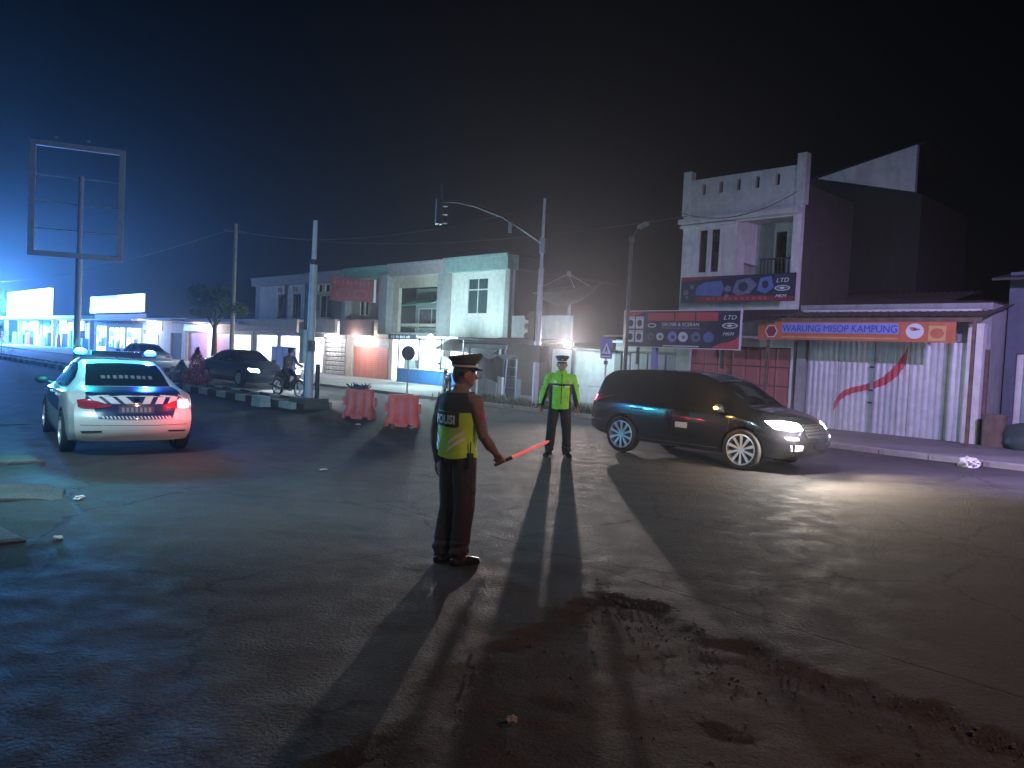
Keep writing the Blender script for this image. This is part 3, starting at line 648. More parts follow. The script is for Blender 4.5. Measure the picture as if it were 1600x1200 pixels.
# ================================================================== LEFT ROW (values measured on the plane n = 26.2, moved to n = 25)
RN = 25.0; K = RN/26.2
def rs(s): return s*K
def rz_(z): return 1.75+(z-1.75)*K
def unit(name, label, s0, s1, holes, wallm, fascm, ftop=6.62, depth=8., fbot=6.0, group='shop houses in the long row'):
    L_ = rs(s1)-rs(s0); R0 = thing(name, label, 'building', W(rs(s0), RN), TH, group)
    X = lambda s: rs(s)-rs(s0)
    hs = [(X(a), X(b), c, d) for a, b, c, d in holes]
    m = MB(); m.wall(.01, L_-.01, 0, rz_(fbot), hs, 0, .2)
    m.box(.14,L_-.14,.2,depth-.15,3.1,3.25)
    m.build('wall', wallm, R0)
    m = MB(); m.box(.01,.14,.202,depth,0,rz_(fbot)); m.box(L_-.14,L_-.01,.202,depth,0,rz_(fbot)); m.box(.14,L_-.14,depth-.15,depth,0,rz_(fbot)); m.build('side_wall', shade_wall, R0)  # side and back walls coloured black in place of shade
    m = MB(); m.box(.0,L_,-.35,.35,rz_(fbot),rz_(ftop)); m.build('fascia', fascm, R0); MB().box(.02,L_-.02,.352,depth,rz_(fbot)+.005,rz_(fbot)+.12).build('roof', roof_dark, R0)
    MB().box(.0,L_,-.42,-.353,rz_(ftop)-.1,rz_(ftop)+.04).build('coping', fascm, R0)
    return R0, X, L_
def room(par, x0, x1, z1, depth, wm, energy, col, lz=None):
    m = MB(); m.box(x0,x1,depth,depth+.05,.05,z1+.05); m.box(x0-.05,x0,.2,depth,.05,z1+.05); m.box(x1,x1+.05,.2,depth,.05,z1+.05); m.box(x0,x1,.2,depth,z1+.05,z1+.1)
    m.build('interior_wall', wm, par)
    t_ = MB().box((x0+x1)/2-.5,(x0+x1)/2+.5,depth*.45,depth*.45+.06,z1-.02,z1+.03).build('tube_lamp', lamp_mat('tube_lamp_glow', (.9,.97,1), 30.), par)
    lamp('POINT', 'tube_lamp_light', par, ((x0+x1)/2, depth*.4, z1-.2), energy, col, .15)
    return t_
inner = mat('lit_interior_plaster', (.68,.68,.66), .8, var=.15, scale=1.5)
goods = mat('shop_goods', (.45,.35,.25), .7, col2=(.12,.16,.22), scale=9.)

# unit A, two white bays
A, X, L_ = unit('shop_house', 'grey shop house with two white framed bays at the far end of the row', -55.8, -47.35, [(-52.15,-50.9,3.55,5.15),(-49.9,-48.6,3.55,5.15),(-55.3,-52.1,0,2.35),(-51.5,-48.0,0,2.35)], grey_wall, grey_wall, 6.56)
for a, b, g0, g1 in ((-54.8,-51.2,-52.15,-50.9),(-50.45,-47.9,-49.9,-48.6)):
    m = MB(); m.wall(X(a), X(b), 3.4, 5.75, [(X(g0)-.02,X(g1)+.02,3.5,5.17)]+[(X(g0)+.12+.38*i,X(g0)+.36+.38*i,5.3,5.62) for i in range(2)], -.12, -.003); m.build('bay_frame', white_wall, A)
    window(A, X(g0)+.04, X(g1)-.04, 3.6, 5.1, .08, 2, [1], grey_wall, glass_dark)
    for i in range(2): MB().box(X(g0)+.12+.38*i,X(g0)+.36+.38*i,-.02,-.006,5.3,5.62).build('vent', dark_wall, A)
MB().box(X(-55.8)-1.6,X(-47.75),-.75,-.60,2.58,3.42).build('canopy_fascia', beige_wall, A); MB().box(X(-55.8)-1.6,X(-47.75),-.6,-.003,3.3,3.4).build('canopy_slab', grey_wall, A)
MB().box(X(-47.7),X(-47.05),-.3,-.003,2.5,5.95).build('pilaster', dark_wall, A)
room(A, X(-55.3), X(-52.1), 2.35, 3., inner, 800, (.92,.97,1)); room(A, X(-51.5), X(-48.0), 2.35, 3., inner, 800, (.92,.97,1))
m = MB(); m.box(X(-51.6),X(-48.1),-.62,-.55,.1,1.62); o = m.build('blue_hoarding', mat('blue_violet_board', (.10,.13,.42), .6, dirt=.3), A)
for i in range(4): MB().box(X(-51.5)+.8*i,X(-51.5)+.72+.8*i,-.66,-.622,.2,1.5).build('board_panel', MATS['blue_violet_board'], A)
# unit B, folding lattice shutter
B, X, L_ = unit('shop_house', 'dark grey shop house with beige folding lattice door, behind the pale pole', -47.3, -42.75, [(-46.2,-44.6,3.55,5.0),(-46.9,-45.55,0,2.3),(-45.45,-42.8,0,2.3)], grey_wall, grey_wall, 6.6)
window(B, X(-46.15), X(-44.65), 3.6, 4.95, .08, 2, [1], white_paint, glass_dark)
m = MB(); m.wall(X(-46.6), X(-44.3), 5.05, 5.75, [(X(-46.3),X(-45.75),5.2,5.62),(X(-45.4),X(-44.8),5.2,5.62)], -.12, -.003); m.build('vent_frame', white_wall, B)
for a, b in ((-46.3,-45.75),(-45.4,-44.8)): MB().box(X(a),X(b),-.02,-.006,5.2,5.62).build('vent', dark_wall, B)
MB().box(X(-45.7),X(-42.8),-.75,-.6,2.58,3.42).build('canopy_fascia', beige_wall, B); MB().box(X(-45.7),X(-42.8),-.6,-.003,3.3,3.4).build('canopy_slab', grey_wall, B)
panels(B, X(-45.4), X(-42.85), .04, 2.28, .08, 6, 8, beige_shut, 'door_panel', .02, .04, .3)
room(B, X(-46.9), X(-45.55), 2.3, 2.5, inner, 500, (.95,.97,1))
lamp_o = MB().box(X(-44.9),X(-43.5),-.3,-.24,2.42,2.47).build('tube_lamp', lamp_mat('tube_lamp_glow', (.9,.97,1), 30.), B); lamp('POINT', 'tube_lamp_light', B, (X(-44.2), -.45, 2.35), 220, (.95,.93,1), .2)
# unit C, ochre recess with red sign
Cc, X, L_ = unit('shop_house', 'narrow shop house with ochre upper wall and salmon shutter below the red sign', -42.7, -37.95, [(-41.3,-40.9,3.7,4.55),(-40.75,-40.35,3.7,4.55),(-42.0,-38.0,0,2.4)], beige_wall, green_fascia, 6.66)
MB().box(X(-42.3),X(-38.6),-.02,-.003,5.0,5.93).build('ochre_band', yellow_wall, Cc)
for a, b in ((-41.3,-40.9),(-40.75,-40.35)): window(Cc, X(a)+.03, X(b)-.03, 3.74, 4.52, .08, 1, [1], white_paint, glass_teal)
MB().box(X(-38.55),X(-37.75),-.45,-.003,2.6,5.95).build('pilaster', grey_wall, Cc); MB().box(X(-42.7),X(-42.25),-.45,-.003,3.4,5.95).build('pilaster', grey_wall, Cc)
MB().box(X(-42.2),X(-38.6),-.8,-.65,2.5,3.4).build('canopy_fascia', brown_board, Cc); MB().box(X(-42.2),X(-38.6),-.65,-.003,3.3,3.4).build('canopy_slab', grey_wall, Cc)
slat = MB().box(0,X(-38.15)-X(-41.85),-.035,0,0,.115).mesh('shutter_slat', salmon)
for i in range(15): link('shutter_slat', slat, Cc, (X(-41.85), .10, .05+.123*i))
for i in range(4): MB().box(X(-41.9)+.94*i,X(-41.9)+.9+.94*i,.02,.06,1.92,2.38).build('transom_panel', white_wall, Cc)
MB().box(X(-41.95),X(-38.1),.06,.1,1.85,1.92).build('lintel', beige_wall, Cc); MB().box(X(-41.95),X(-38.1),.14,.18,.0,2.39).build('backing', steel_dark, Cc)
MB().box(X(-41.2),X(-39.8),-.42,-.36,2.40,2.45).build('tube_lamp', MATS['tube_lamp_glow'], Cc); lamp('POINT', 'tube_lamp_light', Cc, (X(-40.4), -1.1, 2.2), 240, (1,.93,.93), .2)
RS = thing('red_sign', 'dark red projecting sign high on the narrow ochre shop house', 'sign', W(rs(-38.5), RN-.75)-Vector((2.45,.34,0)), rad(8))
zt, zb = 5.62, 4.36; Ls = 2.4
m = MB(); m.box(0, Ls, 0, .12, zb, zt); m.build('board', mat('maroon_sign', (.20,.03,.05), .5, dirt=.3), RS)
ochre_print = mat('faded_red_print', (.32,.08,.10), .5)
for i in range(9): MB().box(.18+.235*i,.18+.235*i+(.08 if i % 3 else .16),-.010,-.001,zt-.38,zt-.12).build('faded_letter', ochre_print, RS)
for i in range(2):
    q = MB(); cx = .72+.95*i
    q.lathe([(.33,-.010),(.38,-.010),(.38,-.001),(.33,-.001)], (cx,0,zb+.42), 'y', 24, closed=True); q.v = [(x, y, zb+.40+(z-zb-.42)*.72) for x, y, z in q.v]
    q.build('faded_ring', ochre_print, RS)
MB().box(Ls,Ls+.12,.02,.10,zb+.0,zt).build('end_trim', white_print, RS); m = MB(); m.box(.4,.5,.12,.7,zb+.3,zb+.38); m.box(Ls-.5,Ls-.4,.12,1.4,zb+.3,zb+.38); m.build('bracket', steel_dark, RS)
# unit D, balcony recess
D, X, L_ = unit('shop_house', 'shop house with beige upper band and deep balcony recess, right of the red sign', -37.9, -32.75, [(-37.2,-33.3,2.75,5.2),(-37.6,-32.9,0,2.35)], beige_wall, mat('mauve_fascia', (.40,.36,.38), .8, dirt=.35), 6.7)
m = MB(); m.wall(X(-37.2),X(-33.3),2.75,5.25,[(X(-36.9),X(-34.4),3.0,4.15),(X(-33.9),X(-33.5),3.3,4.7)],1.2,1.3); m.build('recess_wall', mat('green_grey_wall', (.28,.36,.33), .85, dirt=.4), D)
window(D, X(-36.85), X(-34.45), 3.04, 4.11, 1.24, 2, [1], white_paint, mat('curtained_glass', (.14,.14,.18), .25, var=.4, scale=7.)); window(D, X(-33.87), X(-33.53), 3.34, 4.66, 1.24, 1, [1], white_paint, glass_teal)
MB().hexa([(X(-37.1),.1,4.2),(X(-34.2),.1,4.3),(X(-34.2),1.15,4.65),(X(-37.1),1.15,4.55),(X(-37.1),.1,4.26),(X(-34.2),.1,4.36),(X(-34.2),1.15,4.71),(X(-37.1),1.15,4.61)]).build('awning', mat('green_awning', (.15,.40,.34), .7, dirt=.3), D)
MB().box(X(-37.9),X(-33.2),-.12,-.003,2.6,2.72).build('sill', white_wall, D)
MB().box(X(-33.2),X(-32.35),-.3,-.003,2.5,5.95).build('pilaster', grey_wall, D)
room(D, X(-37.6), X(-32.9), 2.35, 2.2, inner, 1200, (.85,.97,1))
for i in range(3): MB().box(X(-37.4)+1.5*i,X(-37.4)+1.3+1.5*i,1.7,2.1,.1,1.5+.2*(i % 2)).build('goods_shelf', goods, D)
# unit E, white wall with one window
E, X, L_ = unit('shop_house', 'white end shop house with one four pane window, at the near end of the row', -32.7, -27.65, [(-31.0,-29.42,3.72,5.5),(-32.2,-28.6,0,2.35)], white_wall, teal_fascia, 6.74)
window(E, X(-30.96), X(-29.46), 3.76, 5.46, .07, 2, [2.2,1], white_paint, glass_teal, .06)
MB().box(X(-27.95),X(-27.62),-.2,-.003,0,5.95).build('pilaster', grey_wall, E)
room(E, X(-32.2), X(-28.6), 2.35, 2.2, inner, 500, (.85,.97,1))
MB().hexa([(X(-31.9),-1.3,1.9),(X(-27.4),-1.3,1.7),(X(-27.4),-.003,2.5),(X(-31.9),-.003,2.5),(X(-31.9),-1.3,1.95),(X(-27.4),-1.3,1.75),(X(-27.4),-.003,2.56),(X(-31.9),-.003,2.56)]).build('lean_to_roof', roof_dark, E)
# lit stall in front of D and E
ST = thing('food_cart_stall', 'brightly lit stall with blue counter panels in front of the shop row', 'stall', W(rs(-37.2), 23.2), TH)
k2 = 23.2/26.2; xs_ = lambda s: s*k2-rs(-37.2)
x0, x1 = xs_(-37.1)-0., xs_(-31.1)
pl = MB().box(0,x1-x0,-.05,0,.0,.78).mesh('counter', blue_panel)
wv = (x1-x0)/3
for i in range(3): 
    p = MB().box(x0+wv*i+.01,x0+wv*(i+1)-.01,0,.04,.12,.82).build('counter_panel', blue_panel, ST)
    MB().box(x0+wv*i+.12,x0+wv*(i+1)-.12,-.015,-.002,.22,.72).build('panel_field', blue_panel, p)
MB().box(x0,x1,-.03,.8,.82,.87).build('counter_top', white_paint, ST)
for x in (x0+.03, x0+wv, x0+2*wv, x1-.1): MB().box(x,x+.06,.0,.06,.87,2.4).build('post', steel_dark, ST)
MB().box(x0-.1,x1+.1,-.5,1.2,2.42,2.47).build('roof', white_paint, ST); MB().box(x0-.1,x0+wv*1.3,-.54,-.5,2.3,2.56).build('sign_strip', steel_dark, ST)
text('A', .2, white_print, ST, (x0+.15,-.548,2.36), sx=1.1); text('B', .2, white_print, ST, (x0+.33,-.548,2.36), sx=1.1)
for i in range(7): MB().box(x0+.6+.17*i,x0+.6+.17*i+(.11,.06,.13)[i%3],-.548,-.541,2.37,2.49-.03*(i%2)).build('small_letter', white_print, ST)
for i in range(3): MB().box(x0+wv*i+.2,x0+wv*(i+1)-.3,.3,.62,.87,1.3+.12*((i*2) % 3)).build('display_case', mat('glass_case', (.55,.62,.62), .2, var=.3, scale=5), ST)
MB().ell((x0+wv*2.15,-.80,2.40),(.13,.13,.16)).build('bulb', lamp_mat('stall_bulb', (.75,1,1), 90.), ST, smooth=True)
MB().box(x0+wv*2.13,x0+wv*2.17,-.8,-.5,2.56,2.6).build('bulb_arm', steel_dark, ST)
lamp('POINT', 'bulb_light', ST, (x0+wv*2.15,-.98,2.42), 1900, (.62,.95,1), .14)

# ---------- low shops further left
LA = thing('low_shop', 'low shop with red barred gates behind the street tree', 'building', W(rs(-69.3), RN), TH, 'low shops at the far left')
X = lambda s: rs(s)-rs(-69.3)
m = MB(); m.wall(0, X(-56.0), 0, 3.5, [(X(-68.9),X(-64.6),0,2.4),(X(-63.4),X(-60.2),0,2.4),(X(-59.4),X(-56.4),0,2.3)], 0, .2); m.box(0,.15,.2,6,0,3.5); m.box(X(-56.2),X(-56.0),.2,6,0,3.5); m.build('wall', beige_wall, LA)
MB().box(-.2,X(-55.95),-1.1,.1,3.1,3.2).build('awning', roof_tin, LA); MB().box(.2,X(-64.5),-.25,-.003,2.5,3.05).build('sign_board', white_print, LA)
pink = mat('pink_red_gate_paint', (.50,.16,.16), .5, dirt=.25)
bar = MB().box(0,.16,0,.05,.05,2.38).mesh('gate_bar', pink)
for i in range(17): link('gate_bar', bar, LA, (X(-68.8)+.235*i, .08, 0))
MB().box(X(-68.9),X(-64.6),.16,.2,.0,2.39).build('gate_backing', pink, LA)
slat = MB().box(0,X(-60.25)-X(-63.35),-.035,0,0,.14).mesh('shutter_slat', salmon)
for i in range(16): link('shutter_slat', slat, LA, (X(-63.35), .12, .03+.147*i))
room(LA, X(-59.4), X(-56.4), 2.3, 2.6, inner, 800, (.95,.97,1))
MB().box(X(-66),X(-64.6),-.6,-.55,2.85,2.9).build('tube_lamp', MATS['tube_lamp_glow'], LA); lamp('POINT', 'tube_lamp_light', LA, (X(-64),-1.5,2.7), 700, (1,.92,.95), .2)
LBd = thing('low_shop', 'low pale shop with poster wall left of the red barred gates', 'building', W(rs(-81.), RN), TH, 'low shops at the far left')
X = lambda s: rs(s)-rs(-81.)
m = MB(); m.wall(0, X(-69.5), 0, 3.6, [(X(-73.),X(-70.2),0,2.3)], 0, .2); m.box(0,.15,.2,6,0,3.6); m.build('wall', white_wall, LBd)
MB().box(-.2,X(-69.6),-1.2,.1,3.35,3.45).build('awning', roof_tin, LBd); MB().box(X(-80.2),X(-75.),-.06,-.003,2.5,3.2).build('sign_board', ltblue_print, LBd); MB().box(X(-80),X(-76),-.06,-.003,.6,2.1).build('poster', white_print, LBd)
MB().box(X(-72.9),X(-70.3),.1,.15,.05,2.28).build('door', dark_wall, LBd); MB().box(X(-78.2),X(-77.2),-.3,-.22,3.2,3.27).build('tube_lamp', MATS['tube_lamp_glow'], LBd)
lamp('POINT', 'tube_lamp_light', LBd, (X(-77.7),-1.3,3.0), 700, (.85,.93,1), .2)
MM = thing('lit_store', 'store with long backlit white sign and two bright windows, far left', 'building', W(rs(-96.5), RN), TH, 'low shops at the far left')
X = lambda s: rs(s)-rs(-96.5)
m = MB(); m.wall(0, X(-79.5), 0, 4., [(X(-91.2),X(-85.8),.6,2.65),(X(-85.4),X(-80.1),.6,2.65),(X(-96),X(-92),0,2.8)], 0, .2); m.box(0,.15,.2,7,0,4.); m.box(X(-79.7),X(-79.5),.2,7,0,4.); m.build('wall', grey_wall, MM)
glow_w = lamp_mat('lit_window_glow', (.75,.92,1), 2.2); sign_w = lamp_mat('backlit_sign_glow', (.85,.93,1), 1.4)
for a, b in ((-91.1,-85.9),(-85.3,-80.2)): MB().box(X(a),X(b),.05,.1,.62,2.63).build('window', glow_w, MM)
MB().box(X(-95.9),X(-92.1),.1,.15,.02,2.78).build('window', glow_w, MM)
sg = MB().box(X(-96.3),X(-79.2),-.5,-.25,4.15,5.85).build('sign_box', sign_w, MM)
MB().box(X(-94),X(-87),-.54,-.502,5.55,5.84).build('red_stripe', red_print, sg)
for i in range(4): MB().box(X(-95)+.9*i,X(-95)+.6+.9*i,-.53,-.502,4.75,5.05+.1*(i % 2)).build('dark_letter', navy_print, sg)
MB().box(X(-96.3),X(-79.2),-1.4,.0,3.3,3.42).build('awning', roof_tin, MM)
lamp('POINT', 'sign_light', MM, (X(-86),-12,5.5), 2600, (.35,.5,1), .6)
PS = thing('filling_station', 'blazing white and cyan lit station canopy at the far left edge', 'building', W(rs(-137), RN), TH, 'low shops at the far left')
X = lambda s: rs(s)-rs(-137)
MB().box(X(-137),X(-112.2),-1,-.6,3.95,7.25).build('sign_box', lamp_mat('station_sign_glow', (.75,.98,1), 3.5), PS)
MB().box(X(-150),X(-100),-.55,6,3.55,3.9).build('canopy', white_wall, PS)
for a in (-148,-138,-128,-118,-108,-101): MB().box(X(a),X(a)+.5,.6,1.1,0,3.55).build('column', white_wall, PS)
for a, b, z0, z1, c in ((-125,-113,.2,3.5,'station_window_glow'),(-112,-104.5,.5,3.2,'station_window_glow'),(-136,-127,.6,2.9,'station_dim_glow'),(-150,-139,.2,3.4,'station_window_glow')):
    gm = lamp_mat(c, (.75,.97,1), 2.4 if 'window' in c else .9)
    k = 3
    for i in range(k): MB().box(X(a)+(X(b)-X(a))*i/k+.15,X(a)+(X(b)-X(a))*(i+1)/k-.15,3.,3.1,z0,z1-.25*(i % 2)).build('window', gm, PS)
MB().box(X(-150),X(-100),3.2,3.4,0,3.5).build('wall', grey_wall, PS)
lamp('POINT', 'station_lamp_light', PS, (X(-120),-6,5.), 105000, (.10,.26,1), 1.0)
lamp('POINT', 'station_lamp_light', PS, (X(-141),-6,4.5), 90000, (.05,.48,1), 1.0)

# goods, mullions and posters that break up the lit shop fronts
X = lambda s: rs(s)-rs(-96.5); random.seed(31)
for a, b in ((-91.1,-85.9),(-85.3,-80.2),(-95.9,-92.1)):
    x0_, x1_ = X(a), X(b); k = 3
    for i in range(1, k): MB().box(x0_+(x1_-x0_)*i/k-.05, x0_+(x1_-x0_)*i/k+.05, -.02, .04, .6, 2.64).build('mullion', steel_dark, MM)
    for i in range(6):
        xx = random.uniform(x0_+.2, x1_-.9); hh = random.uniform(.3, 1.0)
        MB().box(xx, xx+random.uniform(.4,.9), .0, .045, .62, .62+hh).build('displayed_goods', goods if i % 2 else blue_panel, MM)
    MB().box(x0_+.3, x0_+1.3, -.01, .045, 1.7, 2.3).build('poster', red_print, MM)
X = lambda s: rs(s)-rs(-137)
for i in range(26):
    xx = X(-149)+random.uniform(0, X(-101)-X(-149)); hh = random.uniform(.7, 2.3)
    MB().box(xx, xx+random.uniform(.3,1.3), 1.8+random.random(), 2.9, .0, hh).build('dark_shelf', (goods, blue_panel, steel_dark)[i % 3], PS)
for i in range(10):
    xx = X(-148)+4.4*i; MB().box(xx, xx+.12, 2.85, 2.95, 0, 3.5).build('mullion', steel_dark, PS)
for i in range(5):
    xx = X(-146)+8.*i; q = MB(); q.loft([[(xx,-.2,0),(xx+.7,-.2,0),(xx+.7,.3,0),(xx,.3,0)],[(xx+.05,-.15,1.2),(xx+.65,-.15,1.2),(xx+.65,.25,1.2),(xx+.05,.25,1.2)],[(xx+.1,-.1,1.7),(xx+.6,-.1,1.7),(xx+.6,.2,1.7),(xx+.1,.2,1.7)]]); q.build('fuel_pump', (red_print, white_paint)[i % 2], PS)

# ================================================================== STREET FURNITURE
def bolted_base(par, r, z=.0): MB().lathe([(r*2.1,z),(r*2.1,z+.03),(r*1.3,z+.04),(r*1.15,z+.12),(r,z+.13)], (0,0,0), 'z', 16).build('base_plate', galv, par)
# pale lamp post on the end of the median
LP = thing('median_post', 'pale tapering steel post on a dark plinth at the median end', 'post', W(-19.55, 10.85, 0), TH)
m = MB(); m.tube([(0,0,.3),(0,0,4.1)], [.115,.10], 16); m.build('lower_shaft', pole_paint, LP, smooth=True)
m = MB(); m.tube([(0,0,4.0),(0,0,5.25)], [.072,.06], 14); m.build('upper_shaft', pole_paint, LP, smooth=True)
m = MB(); m.tube([(0,0,4.02),(0,0,4.16)], .118, 16); m.build('collar', steel_dark, LP)
m = MB(); m.loft([[(-.5,-.4,0),(.5,-.4,0),(.5,.4,0),(-.5,.4,0)],[(-.46,-.36,.3),(.46,-.36,.3),(.46,.36,.3),(-.46,.36,.3)]]); m.build('plinth', dark_conc, LP)
for x in (-.3,.36): MB().tube([(x,.05,.3),(x,.05,1.25)], .06, 10).build('guard_post', steel_dark, LP)
MB().box(-.42,-.2,-.12,-.02,1.25,2.2).build('meter_box', white_paint, LP); MB().box(.12,.3,-.15,-.02,1.6,1.9).build('meter_box', galv, LP)
o = MB().loft([[(-.28,-.16,0),(.28,-.16,0),(.28,.16,0),(-.28,.16,0)],[(-.26,-.14,.30),(.26,-.14,.30),(.26,.14,.30),(-.26,.14,.30)]]).build('kerb_stone', kerb_white); o.location = W(-20.2, 9.75, 0); o.rotation_euler = (0,0,TH); tag(o, 'white painted kerb stone at the foot of the pale post', 'stone')

# traffic signal mast
TL = thing('traffic_signal', 'traffic signal mast with long curved arm over the road', 'traffic light', W(-17.9, 18.25, .08), TH)
m = MB(); m.tube([(0,0,0),(0,0,4.6)], [.105,.085], 14); m.tube([(0,0,4.6),(0,0,6.9)], [.06,.045], 12); m.build('mast', pole_paint, TL, smooth=True)
m = MB(); m.tube([(0,0,5.45),(-.9,0,5.95),(-2.,0,6.5),(-3.4,0,7.0),(-4.6,0,7.3),(-5.5,0,7.4)], [.07,.068,.06,.055,.05,.045], 10); m.build('arm', steel_dark, TL, smooth=True)
m = MB(); m.tube([(-.0,0,4.9),(-2.,0,5.35),(-3.2,0,5.55)], .012, 6); m.build('stay_cable', steel_dark, TL)
m = MB(); m.tube([(0,0,5.1),(0,0,5.6)], .10, 14); m.build('clamp', galv, TL)
MB().tube([(-1.6,0,5.9),(-1.6,0,6.25)], .06, 10).build('arm_clamp', galv, TL)
def signal_head(par, x, z, face, nl=3, name='signal_head'):
    h = .32*nl
    b = MB().box(-.15,.15,-.12,.12,0,h).build(name, black_plastic, par); b.location = (x,0,z); b.rotation_euler = (0,0,face)
    for i in range(nl):
        m = MB(); m.lathe([(.11,0),(.115,-.2),(.105,-.2),(.10,0)], (0,-.125,.16+.32*i), 'y', 16, closed=True); m.build('visor', black_plastic, b)
        disc(0,.16+.32*i,.10,.10,-.13,-.122,16).build('lens', mat('unlit_lens_%d' % i, ((.05,.12,.06),(.14,.10,.03),(.16,.03,.03))[i], .3), b)
    return b
signal_head(TL, -.22, 2.2, rad(-88)); signal_head(TL, -5.62, 6.55, rad(150), 3); MB().tube([(-5.5,0,7.4),(-5.5,0,8.1)], .035, 8).build('arm_mast', steel_dark, TL); MB().tube([(-5.62,0,6.5),(-5.45,0,7.5)], .03, 8).build('hanger', steel_dark, TL)
MB().box(-.3,.32,-.2,.16,1.5,2.05).build('control_box', black_plastic, TL)
bolted_base(TL, .12)
# pedestrian crossing sign
PD = thing('crossing_sign', 'blue crossing sign with white triangle on a thin post beside the black car', 'sign', W(-14.55, 17.75, .08), TH+rad(38))
m = MB(); m.tube([(0,0,0),(0,0,2.05)], .033, 10); m.build('post', galv, PD)
bluesign = mat('blue_sign', (.03,.07,.42), .4)
MB().box(-.17,.17,-.045,-.033,1.72,2.32).build('plate', bluesign, PD)
MB().poly([(-.14,1.86),(.14,1.86),(0,2.20)], -.051, -.046).build('triangle', white_print, PD)
m = MB(); disc(0,2.08,.016,.018,-.056,-.052,10,0,m); m.poly([(-.02,2.06),(.02,2.06),(.026,1.98),(.05,1.89),(.034,1.89),(0,1.96),(-.03,1.89),(-.048,1.89),(-.026,1.98)], -.056, -.052); m.build('walker_mark', navy_print, PD)
MB().box(-.13,.13,-.051,-.046,1.77,1.81).build('stripe', white_print, PD); MB().box(-.06,.06,-.06,.05,1.55,1.66).build('clamp', steel_dark, PD)
# street lamp, unlit
SL = thing('street_lamp', 'thin dark unlit street lamp rising behind the blue crossing sign', 'street lamp', W(-14.3, 18.35, .08), TH)
m = MB(); m.tube([(0,0,0),(0,0,5.35)], [.07,.05], 12); m.build('pole', steel_dark, SL, smooth=True)
m = MB(); m.tube([(0,0,5.3),(.15,-.05,5.5),(.38,-.1,5.62)], .03, 8); m.build('arm', steel_dark, SL)
MB().hexa([(.32,-.2,5.56),(.62,-.22,5.66),(.62,-.02,5.66),(.32,0,5.56),(.34,-.19,5.66),(.6,-.2,5.74),(.6,-.04,5.74),(.34,-.01,5.66)]).build('lamp_head', galv, SL); MB().ell((0,0,5.3),(.09,.09,.14)).build('photocell', steel_dark, SL)
bolted_base(SL, .07)
# round sign seen from behind
RD = thing('round_sign', 'dark round road sign on a thin post before the lit stall', 'sign', W(-24.55, 17.85, .08), TH+rad(30))
MB().lathe([(.0,0),(.28,0),(.29,.012),(.0,.02)], (0,0,1.58), 'y', 28).build('plate', mat('sign_back', (.10,.12,.16), .5), RD)
m = MB(); m.tube([(0,.04,0),(0,.04,1.85)], .03, 8); m.build('post', galv, RD)
# empty billboard frame on the median
BB = thing('billboard_frame', 'tall empty billboard frame on a single pole at the left', 'billboard', W(-43.0, 10.75, 0), rad(22))
fr = [(-2.55,9.85),(2.35,9.65),(2.35,4.45),(-2.55,4.65)]
zt, zb_, xl, xr, t_ = 11.0, 5.65, -1.95, 1.95, .13
frame_p = mat('lilac_frame_paint', (.42,.38,.52), .5, dirt=.25)
m = MB(); m.box(xl-t_,xl+t_,-.1,.1,zb_-t_,zt+t_); m.box(xr-t_,xr+t_,-.1,.1,zb_-t_,zt+t_); m.box(xl+t_,xr-t_,-.1,.1,zt-t_,zt+t_); m.box(xl+t_,xr-t_,-.1,.1,zb_-t_,zb_+t_); m.build('frame', frame_p, BB)
m = MB(); m.tube([(.15,.0,0),(.15,.0,5.5)], .15, 14); m.tube([(.15,0,5.8),(.15,.0,9.6)], .12, 14); m.build('pole', frame_p, BB, smooth=True)
for z in (6.9,8.2,9.5): MB().box(xl+t_,xr-t_,.14,.18,z-.03,z+.03).build('cross_bar', frame_p, BB)
for x in (-.9,.5):
    q = MB().tube([(x,0,zt+t_),(x,-.35,zt+.3),(x,-.55,zt+.26)], .02, 6).build('lamp_arm', steel_dark, BB); MB().ell((x,-.6,zt+.24),(.1,.08,.06)).build('lamp_head', galv, q)
# water filled barriers
def barrier(name, label, s, n, rot, k=.9):
    nx, prof = 37, [(.0,.23),(.10,.23),(.16,.21),(.34,.13),(.62,.10),(.76,.095),(.82,.07)]
    rings = []
    for i in range(nx+1):
        t = i/nx; x = -.40+.80*t; ph = abs(math.sin(3*PI*t))**.7
        pinch = 1 if 0 < i < nx else .9
        r = []
        for (z, d) in prof:
            g_ = 1-(.34*(1-ph) if .16 <= z <= .62 else .0)
            zz = z
            if z == 0 and (.12 < t < .30 or .70 < t < .88): zz = .07
            xx = x*(1.06 if z < .2 else .94)
            r.append((xx, -d*g_*pinch, zz))
        for (z, d) in reversed(prof):
            g_ = 1-(.34*(1-ph) if .16 <= z <= .62 else .0)
            zz = .07 if (z == 0 and (.12 < t < .30 or .70 < t < .88)) else z
            xx = x*(1.06 if z < .2 else .94)
            r.append((xx, d*g_*pinch, zz))
        rings.append(r)
    o = thing(name, label, 'barrier', W(s, n, .015), TH+rot, 'red water barriers')
    o.scale = (k, k, k*.98)
    bo = MB().loft(rings).build('body', barrier_red, o); smooth_mesh(bo.data, 18)
    MB().lathe([(.055,.81),(.055,.845),(.0,.85)], (.18,0,0), 'z', 14).build('filler_cap', barrier_red, o)
    MB().box(-.46,-.38,-.04,.04,.35,.6).build('coupling', barrier_red, o); MB().box(.38,.46,-.04,.04,.35,.6).build('coupling', barrier_red, o)
    return o
barrier('traffic_barrier', 'red plastic traffic barrier with dark bundle on top, nearer the pale post', -16.3, 10.45, rad(38))
barrier('traffic_barrier', 'red plastic traffic barrier with bare top, nearer the officers', -14.4, 10.4, rad(44))
random.seed(5); m = MB()
